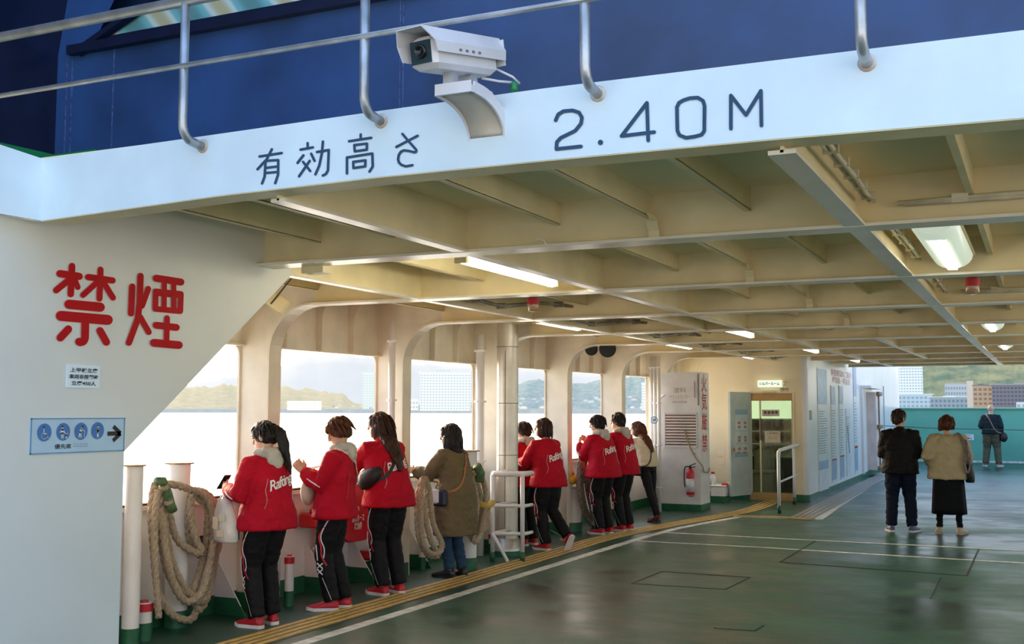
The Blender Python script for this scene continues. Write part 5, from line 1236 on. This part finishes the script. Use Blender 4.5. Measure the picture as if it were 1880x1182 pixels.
# --- ponytail girl with phone and bag
PR='Rafting'
A1=person('person with long ponytail in red track jacket looking at a phone beside the near ropes',487,1150,80,1.60,lean=4,head=(20,16),wl=(-.18,.27,1.07),wr=(.06,.26,1.04),legs=((-.08,.03,8,0),(.11,.06,-16,0)),hair='ponytail',hood=HOOD,print_=PR,stripes=True,flare=.03,tw=1.08,sleeve=1.12)
r=bagroot(A1,(-.06,.37,1.12),'smartphone','dark smartphone held up by the ponytailed person','phone'); T=M.Translation(A1['wl']+V((.05,.10,.05)))@M.Rotation(math.radians(-50),4,'X')
r.location=A1['W']@(A1['wl']+V((.05,.10,.05))); bpart(A1,MB().rbox((0,0,0),(.072,.15,.009),.003,T),'case',BLKG,r)
PLB=mat('translucent_plastic',(.85,.78,.72),.3,var=.08,scale=8,trans=.15,alpha=.93,bump=.4,bscale=14)
r=bagroot(A1,(-.30,.10,.80),'plastic_bag','pale translucent carrier bag with pastel print hanging from the ponytailed person\'s forearm','bag')
c=V((-.24,.20,.0)); rings=[]
for z,a_,b_ in ((.66,.10,.035),(.68,.125,.05),(.78,.13,.055),(.90,.105,.045),(.99,.06,.03),(1.02,.02,.015)):
    rings.append([(c.x+b_*math.cos(t_)+.01*math.sin(3*t_),c.y+a_*math.sin(t_)+(z-.66)*.1,z) for t_ in [2*PI*k/18 for k in range(18)]])
bpart(A1,MB().ring(rings),'bag_body',PLB,r,True)
bpart(A1,MB().tube([(c.x,c.y+.0,.98),(c.x+.03,c.y+.03,1.06),(c.x+.04,c.y+.02,1.09)],.012,8),'handle',PLB,r,True)
mb=MB()
for y,z,w_,h_ in ((-.05,.86,.07,.05),(.03,.80,.06,.09),(-.04,.74,.08,.05)): mb.box((c.x-.064,c.y+y,z-.03),(c.x-.06,c.y+y+w_,z-.03+h_))
bpart(A1,mb,'print',mat('pastel_print',(.80,.55,.42),.5,c2=(.75,.7,.45),scale=12),r)
# --- short hair looking at hands
A2=person('person with short brown hair in red track jacket pressing both hands together',612,1118,112,1.63,lean=-3,head=(8,34),wl=(-.06,.27,1.15),wr=(.05,.27,1.14),handdir=((.2,.55,.8),(-.2,.55,.8)),legs=((-.07,.02,6,0),(.08,-.06,-4,0)),hair='short',hm=HRB,hood=HOOD,print_=None,stripes=True,flare=.03,tw=1.05,sleeve=1.15,pole=(0,-.5,-1))
r=bagroot(A2,(-.06,.24,.98),'shoulder_bag','cream shoulder bag worn at the chest of the person pressing hands together','bag')
bpart(A2,MB().ell((-.02,.225,.98),(.09,.065,.12),16,10),'bag_body',mat('cream_fabric_bag',(.62,.56,.42),.7,bump=.4,bscale=30),r,True)
strap(A2,-1,1.0,.035,mat('cream_strap',(.66,.50,.44),.6),r)
# --- long hair
A3=person('tall person with long brown hair in red track jacket wearing a black waist bag',712,1090,72,1.69,lean=13,head=(22,-2),wl=(-.16,.52,1.0),wr=(.14,.50,.99),handdir=((.3,1,-.1),(-.3,1,-.1)),legs=((-.09,-.02,2,0),(.10,-.02,-10,0)),hair='long',hm=HBR,print_=PR,stripes=True,flare=.03,tw=1.06,sleeve=1.12,collar=True)
r=bagroot(A3,(-.21,.02,1.0),'waist_bag','black sling bag worn across the long haired person','bag')
q=A3['bend'](V((-.215,.0,1.03))); bpart(A3,MB().tube([q+V((.03,-.13,.07)),q+V((-.0,-.07,.02)),q+V((-.02,.0,-.02)),q+V((.0,.07,-.04)),q+V((.02,.11,-.04))],[.02,.055,.07,.06,.025],14,side=(1,0,0),ell=[.03,.07,.09,.08,.03]),'bag_body',BLK,r,True)
strap(A3,1,1.0,.03,BLK,r)
# --- trench coat
A4=person('person with wavy black hair in olive trench coat and blue jeans leaning on the sill',836,1058,84,1.55,lean=7,head=(14,4),wl=(-.14,.44,1.10),wr=(.12,.44,1.08),legs=((-.09,.03,8,0),(.10,0,-12,0)),hair='wavy',top='trench_coat',topm=OLIVE,hem=.44,flare=.05,tw=1.06,trm=DENIM,trw=.85,shoe=SHK,sole=SHK,sleeve=1.22,folds=.010,collar=True)
r=bagroot(A4,(-.26,.02,.86),'crossbody_bag','white and navy crossbody bag on tan strap worn over the trench coat','bag')
q=V((-.275,.03,.84)); bpart(A4,MB().rbox(q,(.07,.20,.17),.02),'bag_body',mat('navy_leather',(.012,.018,.045),.4),r); bpart(A4,MB().rbox(q+V((-.02,.04,.015)),(.06,.13,.15),.015),'front_panel',mat('white_leather',(.72,.70,.68),.4),r)
strap(A4,1,.90,.022,mat('tan_strap',(.45,.16,.04),.5),r,hx=.22)
# --- behind the exhaust pipe
p5=atX(972,900,-5.25)
A5=person('person with grey hood in red track jacket half hidden by the exhaust pipe',0,0,70,1.55,lean=8,head=(30,12),wl=(-.12,.30,1.08),wr=(.12,.30,1.06),legs=((-.09,0,4,0),(.09,0,-4,0)),hair='short',hm=HBR,hood=HOOD,print_=PR,stripes=True,flare=.03,tw=1.05,sleeve=1.1,pos=(-5.96,13.15,sh(13.15)))
r=bagroot(A5,(.2,0,1.0),'sling_strap','black sling bag across the half hidden person by the exhaust pipe','bag'); bpart(A5,MB().rbox((.0,.19,1.0),(.2,.08,.14),.03),'bag_body',BLK,r); strap(A5,1,.95,.03,BLK,r)
# --- bob haired with lifted foot
A6=person('person with brown bob in red track jacket kicking one shoe back',1007,1008,68,1.60,lean=8,head=(28,-4),wl=(-.14,.44,1.02),wr=(.14,.44,1.0),legs=((-.10,-.04,6,0),(.07,-.24,0,62,.17)),hair='bob',hm=HBR,print_=PR,stripes=True,flare=.03,tw=1.07,sleeve=1.1)
# --- hooded with raised arms
A7=person('person with grey hood in red track jacket raising both arms above the sill',1108,980,70,1.63,lean=9,head=(30,8),wl=(-.10,.34,1.20),wr=(.06,.34,1.22),legs=((-.08,0,6,0),(.10,.0,-6,0)),hair='short',hood=HOOD,print_=PR,stripes=True,flare=.04,tw=1.12,sleeve=1.15)
A8=person('dark haired person with grey hood standing close beyond the one raising folded arms',1146,974,74,1.66,lean=8,head=(10,2),wl=(-.12,.40,1.05),wr=(.10,.40,1.05),legs=((-.08,0,0,0),(.10,0,-8,0)),hair='mens',hood=HOOD,print_=PR,stripes=True,flare=.03,tw=1.05,sleeve=1.1)
# --- cream sweater
A9=person('person with long auburn hair in cream knit sweater leaning far over the sill',1189,957,64,1.55,lean=20,head=(30,-8),wl=(-.12,.50,.98),wr=(.12,.50,.98),legs=((-.07,-.26,4,14,.10),(.09,-.10,-6,0)),hair='long',hm=HRB,top='sweater',topm=CREAMK,hem=.86,tw=1.0,trm=TBLK,trw=.80,shoe=SHBR,sole=SHBR,sleeve=.95,folds=.006)
r=bagroot(A9,(-.2,.05,.82),'handbag','small black crossbody bag on the cream sweater wearer','bag'); bpart(A9,MB().rbox((-.20,.06,.80),(.07,.24,.17),.03),'bag_body',BLK,r); strap(A9,1,.86,.018,BLK,r,hx=.16)
# --- couple on the deck
A10=person('person in black jacket and navy trousers standing on the open deck',1656,976,8,1.70,lean=0,head=(-40,6),wl=(-.12,.22,1.05),wr=(.12,.22,1.05),legs=((-.13,0,14,0),(.13,0,-28,0)),hair='mens',hm=HBR,topm=BJ,hem=.76,tw=1.12,trm=NTR,trw=1.05,shoe=SHB,sole=SHW,sleeve=1.25,folds=.012,collar=True,pole=(0,-.6,-1))
A11=person('person with windblown auburn bob in beige jacket and long black skirt on the open deck',1744,980,2,1.62,lean=0,head=(-10,4),wl=(-.20,.12,.92),wr=(.20,.14,.90),legs=((-.13,0,6,0),(.13,0,-22,0)),hair='puffbob',hm=HRB,topm=BEI,hem=.74,flare=.03,tw=1.14,trm=BSK,trw=.62,skirt=(.27,.98,.225,.18,BSK,'skirt'),shoe=SHBE,sole=SHBE,sleeve=1.35,folds=.014,pole=(0,-.4,-1))
r=bagroot(A11,(.26,0,.78),'tote_bag','black tote with long striped strap on the beige jacket shoulder','bag')
mb=MB(); rings=[]
for z,a_,b_ in ((.70,.10,.05),(.72,.15,.06),(.85,.15,.06),(.95,.12,.03)): rings.append([(.275+b_*math.cos(t_),.0+a_*math.sin(t_),z) for t_ in [2*PI*k/16 for k in range(16)]])
bpart(A11,mb.ring(rings),'bag_body',BLK,r,True)
STR=mat('striped_strap',(.12,.07,.06),.6,c2=(.30,.24,.22),scale=25)
for y in (-.15,.12):
    pts=[(.27,y*.6,.90),(.285,y*.9,1.05),(.25,y*.95,1.2),(.17,y*.7,1.33),(.13,0,1.355)]
    bpart(A11,MB().tube(cat3(pts,5,False),.018,8,ell=None),'strap',STR,r,True)
mb=MB(); mb.tube(cat3([(.17,-.10,1.32),(.22,-.16,1.15),(.22,-.18,.95),(.245,-.18,.84),(.275,-.16,.90),(.27,-.17,1.1),(.24,-.15,1.28)],5,False),.014,8); bpart(A11,mb,'long_strap',STR,r,True)
# --- elderly man at the bow
A12=person('elderly bald person in dark jacket and khaki cargo trousers standing at the bow wall',1822,856,-4,1.70,lean=3,head=(5,0),wl=(-.18,.16,.98),wr=(.22,.06,.82),legs=((-.16,0,20,0),(.16,0,-22,0)),hair='bald',topm=DKJ,hem=.84,tw=1.12,trm=KHA,trw=1.2,shoe=mat('reddish_shoe',(.35,.12,.10),.5),sole=SHW,sleeve=1.15,folds=.010,pole=(0,-.5,-1))
r=bagroot(A12,(.30,.0,.74),'camera_bag','round black camera bag hanging at the hip of the person at the bow','bag'); bpart(A12,MB().ell((.29,.0,.76),(.10,.10,.13),16,10),'bag_body',BLK,r,True); strap(A12,-1,.86,.03,mat('brown_strap',(.20,.12,.07),.6),r)
# ================================================================= SURROUNDINGS
SEA=-2.3
def water():
    m=bpy.data.materials.new('glowing_sea_water'); m.use_nodes=True; nt=m.node_tree; N=nt.nodes; L=nt.links; b=N['Principled BSDF']
    b.inputs['Base Color'].default_value=(.30,.38,.42,1); b.inputs['Roughness'].default_value=.22; b.inputs['IOR'].default_value=1.33; b.inputs['Specular IOR Level'].default_value=1.0; b.inputs['Emission Color'].default_value=(1,.86,.66,1); b.inputs['Emission Strength'].default_value=1.0  # emission stands in for sun glitter and lights the deckhead
    tc=N.new('ShaderNodeTexCoord'); mp=N.new('ShaderNodeMapping'); mp.inputs['Scale'].default_value=(1,.45,1); mp.inputs['Rotation'].default_value=(0,0,.5); L.new(tc.outputs['Object'],mp.inputs[0])
    n=N.new('ShaderNodeTexNoise'); n.inputs['Scale'].default_value=.9; n.inputs['Detail'].default_value=8; n.inputs['Roughness'].default_value=.65; L.new(mp.outputs[0],n.inputs['Vector'])
    bp=N.new('ShaderNodeBump'); bp.inputs['Strength'].default_value=1; bp.inputs['Distance'].default_value=.55; L.new(n.outputs['Fac'],bp.inputs['Height']); L.new(bp.outputs[0],b.inputs['Normal'])
    return m
mb=MB(); mb.add([(-14000,-3000,SEA),(14000,-3000,SEA),(14000,14000,SEA),(-14000,14000,SEA)],[(0,1,2,3)]); struct(mb.build('sea',water()),'bright sea beyond the open side, its sun glare put in as glow','sea')
def hz(name,col,es,dark,scale,det=1,col2=None):  # distance haze put into the colour as a pale glow
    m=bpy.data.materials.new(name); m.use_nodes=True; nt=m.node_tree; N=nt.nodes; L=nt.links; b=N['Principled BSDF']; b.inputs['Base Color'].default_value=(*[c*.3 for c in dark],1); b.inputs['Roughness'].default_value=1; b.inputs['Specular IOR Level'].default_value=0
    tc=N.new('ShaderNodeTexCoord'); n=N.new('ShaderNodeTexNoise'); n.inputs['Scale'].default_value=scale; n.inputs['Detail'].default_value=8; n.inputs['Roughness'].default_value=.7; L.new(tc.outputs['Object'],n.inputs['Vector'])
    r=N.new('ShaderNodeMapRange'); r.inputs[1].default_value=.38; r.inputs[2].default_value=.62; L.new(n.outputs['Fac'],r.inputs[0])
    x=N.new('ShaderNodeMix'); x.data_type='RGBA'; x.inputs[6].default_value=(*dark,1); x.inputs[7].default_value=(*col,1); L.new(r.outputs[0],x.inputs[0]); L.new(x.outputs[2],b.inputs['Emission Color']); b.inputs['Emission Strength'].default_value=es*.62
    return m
def atD(px,py,D): d=ray(px,py); h=math.hypot(d.x,d.y); return O0+d*(D/h)
def terrain(name,prof,D,m,label,rough=.06,step=8,depth=.16):
    xs=[prof[0][0]+step*i for i in range(int((prof[-1][0]-prof[0][0])/step)+1)]
    def yt(x):
        for (a,b_),(c,d) in zip(prof,prof[1:]):
            if a<=x<=c: t_=(x-a)/(c-a); t_=t_*t_*(3-2*t_); return b_+(d-b_)*t_
        return prof[-1][1]
    rows=[]
    for f,hf in ((1-depth,0),(1-depth*.7,.45),(1-depth*.35,.8),(1,1),(1+depth,.0)):
        row=[]
        for x in xs:
            p=atD(x,yt(x),D); h=p.z-SEA; q=atD(x,700,D*f); n=noise.noise(V((x*.045,f*40,1)))+.6*noise.noise(V((x*.14,f*70,3))); z=SEA+h*hf*(1+rough*n*(1 if hf>0 else 0)); row.append((q.x,q.y,z if hf>0 else SEA-.5))
        rows.append(row)
    n=len(xs); vs=[p for r_ in rows for p in r_]; fs=[(i*n+k,i*n+k+1,(i+1)*n+k+1,(i+1)*n+k) for i in range(len(rows)-1) for k in range(n-1)]
    mb=MB().add(vs,fs); return tag(mb.build(name,m,None,True),label,'hill',kind='structure')
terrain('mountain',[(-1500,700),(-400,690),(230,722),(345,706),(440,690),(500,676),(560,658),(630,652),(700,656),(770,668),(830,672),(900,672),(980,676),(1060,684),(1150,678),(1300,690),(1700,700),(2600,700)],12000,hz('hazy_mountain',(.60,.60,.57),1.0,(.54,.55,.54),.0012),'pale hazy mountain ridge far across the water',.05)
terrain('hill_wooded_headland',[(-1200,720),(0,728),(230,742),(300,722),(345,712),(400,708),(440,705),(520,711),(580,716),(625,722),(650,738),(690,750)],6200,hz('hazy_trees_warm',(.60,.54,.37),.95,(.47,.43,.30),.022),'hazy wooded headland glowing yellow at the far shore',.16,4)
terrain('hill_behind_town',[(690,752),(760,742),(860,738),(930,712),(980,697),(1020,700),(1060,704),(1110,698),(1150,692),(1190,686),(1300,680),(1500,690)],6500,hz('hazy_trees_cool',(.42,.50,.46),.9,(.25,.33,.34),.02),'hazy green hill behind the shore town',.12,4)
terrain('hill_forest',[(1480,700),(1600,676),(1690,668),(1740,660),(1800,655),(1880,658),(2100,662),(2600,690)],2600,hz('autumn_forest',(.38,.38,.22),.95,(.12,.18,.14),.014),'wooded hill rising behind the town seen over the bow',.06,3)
QY=hz('quay_grey',(.46,.50,.52),.8,(.36,.41,.44),.02)
mb=MB(); rings=[]
for x in range(-600,1700,60): a=atD(x,757,5200); b_=atD(x,748,5250); rings.append([(a.x,a.y,SEA-1),(a.x,a.y,b_.z-8),(b_.x,b_.y,b_.z-6),(b_.x*1.2,b_.y*1.2,b_.z-6)])
struct(mb.ring(rings).build('quay_wall',QY),'low grey quay line along the far shore','quay')
def bldg(label,x0,x1,yt,yb,D,wall,win=None,rows=0,cols=0,roof=None,name='building',group=None,ledge=None,depth=.35):
    a=atD(x0,yb,D); b_=atD(x1,yb,D); zt2=atD((x0+x1)/2,yt,D).z; zb=atD((x0+x1)/2,yb,D).z; base=(a+b_)/2; R_=(b_-a); w=math.hypot(R_.x,R_.y); R_=V((R_.x/w,R_.y/w,0)); Nn=V((-R_.y,R_.x,0)); 
    if Nn.dot(V((base.x,base.y,0)))<0: Nn=-Nn
    h=zt2-zb; T=M(((R_.x,Nn.x,0,base.x),(R_.y,Nn.y,0,base.y),(0,0,1,zb),(0,0,0,1)))
    t=thing(name,label,'building',(base.x,base.y,zb),group=group) 
    dpth=w*depth; part(MB().box((-w/2,0,-2),(w/2,dpth,h),T),'wall',wall,t)
    if rows:
        hx_,hz_=w/cols*.32,h/rows*.23; wm=None; rest=MB(); cnt=0
        for r_ in range(rows):
            for c_ in range(cols):
                cx=-w/2+w*(c_+.5)/cols; cz=h*(r_+.6)/(rows+.4)
                if cnt<100:
                    if wm is None:
                        wm=MB().box((-hx_,-w*.004,-hz_),(hx_,0,hz_)).mesh('window'); wm.transform(M(((R_.x,Nn.x,0,0),(R_.y,Nn.y,0,0),(0,0,1,0),(0,0,0,1)))); wm.materials.append(win)
                    o=bpy.data.objects.new('window',wm); COL.objects.link(o); o.parent=t; o.location=T@V((cx,0,cz))-base.xyz.to_3d()+V((0,0,base.z-zb)); cnt+=1
                else: rest.box((cx-hx_,-w*.004,cz-hz_),(cx+hx_,0,cz+hz_),T)
        if rest.v: part(rest,'window',win,t)['kind']='stuff'
    if ledge:
        mb=MB()
        for r_ in range(rows): cz=h*(r_+.6)/(rows+.4)-h/rows*.34; mb.box((-w/2,-w*.02,cz),(w/2,0,cz+h/rows*.12),T)
        part(mb,'balcony_band',ledge,t)
    if roof: part(MB().box((-w*.54,-w*.03,h),(w*.54,dpth+w*.03,h*1.04),T).box((-w*.2,dpth*.3,h),(w*.1,dpth*.7,h*1.1),T),'roof',roof,t)
    return t
e=lambda n,c,s_=1: mat(n,tuple(x*.35 for x in c),.9,var=.05,emit=c,es=s_*.62,spec=0)  # far buildings glow weakly, haze mixed into their colours
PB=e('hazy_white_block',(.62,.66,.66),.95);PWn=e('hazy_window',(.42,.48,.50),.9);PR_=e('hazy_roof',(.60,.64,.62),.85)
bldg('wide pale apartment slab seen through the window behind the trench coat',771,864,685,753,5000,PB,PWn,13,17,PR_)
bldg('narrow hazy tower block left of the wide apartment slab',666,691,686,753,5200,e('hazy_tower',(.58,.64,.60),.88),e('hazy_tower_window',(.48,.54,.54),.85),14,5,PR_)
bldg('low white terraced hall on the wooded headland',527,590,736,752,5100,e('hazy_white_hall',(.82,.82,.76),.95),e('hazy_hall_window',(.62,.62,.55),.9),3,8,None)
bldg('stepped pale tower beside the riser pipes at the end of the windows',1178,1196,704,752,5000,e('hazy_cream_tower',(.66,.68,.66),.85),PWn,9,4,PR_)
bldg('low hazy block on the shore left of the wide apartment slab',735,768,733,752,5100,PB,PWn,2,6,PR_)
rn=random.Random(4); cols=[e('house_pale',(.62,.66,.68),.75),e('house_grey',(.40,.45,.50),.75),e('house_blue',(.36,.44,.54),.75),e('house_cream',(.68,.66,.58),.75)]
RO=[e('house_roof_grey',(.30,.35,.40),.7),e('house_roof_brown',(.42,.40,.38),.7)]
hs=[]; placed=[]
for i in range(4):
    mb=MB(); mb.prism([(-6,-4,0),(6,-4,0),(6,-4,5),(0,-4,8),(-6,-4,5)],(0,8,0)); me=mb.mesh('house'); hs.append((me,cols[i]))
    me.materials.append(cols[i])
for i in range(160):
    x=rn.uniform(945,1185) if i<135 else rn.uniform(600,770); y=rn.uniform(728,751) if i<135 else rn.uniform(744,751); D=5150+(751-y)*22
    p=atD(x,y,D)
    if any((p-q).length<34 for q in placed): continue
    placed.append(p.copy()); me,_=hs[i%4]; o=bpy.data.objects.new('house',me); COL.objects.link(o); o.location=p; sc_=rn.uniform(.7,1.5); o.scale=(sc_*rn.uniform(1,1.8),sc_,sc_*rn.uniform(.8,1.3)); o.rotation_euler=(0,0,rn.uniform(.1,.9))
    tag(o,'small hazy house in the town along the far shore','house','small houses along the far shore')
# over the bow
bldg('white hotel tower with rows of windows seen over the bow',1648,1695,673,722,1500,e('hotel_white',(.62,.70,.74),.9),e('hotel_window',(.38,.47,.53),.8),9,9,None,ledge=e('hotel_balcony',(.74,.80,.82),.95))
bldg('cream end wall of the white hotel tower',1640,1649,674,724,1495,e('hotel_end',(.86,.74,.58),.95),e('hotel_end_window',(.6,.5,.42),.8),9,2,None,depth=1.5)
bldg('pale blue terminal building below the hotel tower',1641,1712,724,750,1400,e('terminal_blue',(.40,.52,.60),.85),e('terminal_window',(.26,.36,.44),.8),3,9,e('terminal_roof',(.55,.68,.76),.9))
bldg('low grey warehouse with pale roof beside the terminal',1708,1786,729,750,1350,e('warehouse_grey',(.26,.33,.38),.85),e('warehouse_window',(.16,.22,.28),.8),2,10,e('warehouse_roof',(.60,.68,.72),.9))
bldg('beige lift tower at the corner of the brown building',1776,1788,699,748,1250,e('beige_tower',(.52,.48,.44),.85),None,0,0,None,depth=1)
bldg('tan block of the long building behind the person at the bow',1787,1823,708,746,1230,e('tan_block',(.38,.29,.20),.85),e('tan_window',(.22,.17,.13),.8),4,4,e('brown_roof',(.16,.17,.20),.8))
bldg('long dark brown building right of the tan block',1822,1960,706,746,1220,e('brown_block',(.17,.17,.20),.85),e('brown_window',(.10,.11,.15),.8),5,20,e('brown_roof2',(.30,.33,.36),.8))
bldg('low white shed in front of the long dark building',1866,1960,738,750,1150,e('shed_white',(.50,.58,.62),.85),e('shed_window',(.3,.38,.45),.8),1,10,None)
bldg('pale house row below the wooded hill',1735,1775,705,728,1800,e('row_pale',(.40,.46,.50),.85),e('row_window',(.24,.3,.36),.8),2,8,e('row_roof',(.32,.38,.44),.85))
mb=MB(); a=atD(1560,752,1120)
rings=[]
for x in range(1400,2400,50): a=atD(x,748,1120); b_=atD(x,744,1300); rings.append([(a.x,a.y,SEA-1),(a.x,a.y,a.z),(b_.x,b_.y,a.z+.3),(b_.x*1.6,b_.y*1.6,a.z)])
struct(mb.ring(rings).build('quay_wall',hz('quay_bow',(.40,.48,.50),.8,(.26,.33,.37),.05)),'grey harbour quay below the buildings over the bow','quay')
# ================================================================= LIGHT
w=bpy.data.worlds.new('hazy_evening_sky'); sc.world=w; w.use_nodes=True; nt=w.node_tree; N=nt.nodes; L=nt.links; bg=N['Background']
tc=N.new('ShaderNodeTexCoord'); sx=N.new('ShaderNodeSeparateXYZ'); L.new(tc.outputs['Generated'],sx.inputs[0])
SUNAZ=math.radians(62); SUNEL=math.radians(13)   # azimuth to port of forward
sd=V((-math.sin(SUNAZ)*math.cos(SUNEL),math.cos(SUNAZ)*math.cos(SUNEL),math.sin(SUNEL)))
cr=N.new('ShaderNodeValToRGB'); el=cr.color_ramp.elements; el[0].position=0; el[0].color=(.86,.86,.82,1); el[1].position=1; el[1].color=(.16,.34,.75,1); x=el.new(.12); x.color=(.72,.82,.90,1); x=el.new(.45); x.color=(.33,.55,.90,1)
L.new(sx.outputs['Z'],cr.inputs[0])
dt_=N.new('ShaderNodeVectorMath'); dt_.operation='DOT_PRODUCT'; dt_.inputs[1].default_value=sd; nm=N.new('ShaderNodeVectorMath'); nm.operation='NORMALIZE'; L.new(tc.outputs['Generated'],nm.inputs[0]); L.new(nm.outputs[0],dt_.inputs[0])
mr=N.new('ShaderNodeMapRange'); mr.inputs[1].default_value=.55; mr.inputs[2].default_value=1; L.new(dt_.outputs['Value'],mr.inputs[0])
pw=N.new('ShaderNodeMath'); pw.operation='POWER'; pw.inputs[1].default_value=2.6; L.new(mr.outputs[0],pw.inputs[0])
ml=N.new('ShaderNodeVectorMath'); ml.operation='SCALE'; ml.inputs[0].default_value=(7.5,5.6,3.6); L.new(pw.outputs[0],ml.inputs['Scale'])
ad=N.new('ShaderNodeVectorMath'); ad.operation='ADD'; L.new(cr.outputs[0],ad.inputs[0]); L.new(ml.outputs[0],ad.inputs[1]); L.new(ad.outputs[0],bg.inputs['Color']); bg.inputs['Strength'].default_value=1.15
sl=bpy.data.lights.new('low_sun','SUN'); sl.energy=3.0; sl.angle=math.radians(9); sl.color=(1,.80,.55); so=bpy.data.objects.new('low_sun',sl); COL.objects.link(so); so.rotation_euler=(-sd).to_track_quat('-Z','Y').to_euler()
# ================================================================= CAMERA
cd=bpy.data.cameras.new('camera'); co=bpy.data.objects.new('camera',cd); COL.objects.link(co); sc.camera=co
cd.sensor_fit='HORIZONTAL'; cd.sensor_width=36; cd.lens=F/1880*36; cd.clip_end=40000; cd.clip_start=.05
co.matrix_world=M(((_R.x,_U.x,-_fw.x,0),(_R.y,_U.y,-_fw.y,0),(_R.z,_U.z,-_fw.z,EYE),(0,0,0,1)))
sc.view_settings.view_transform='Standard'; sc.view_settings.look='None'; sc.view_settings.exposure=.85; sc.view_settings.gamma=1.0
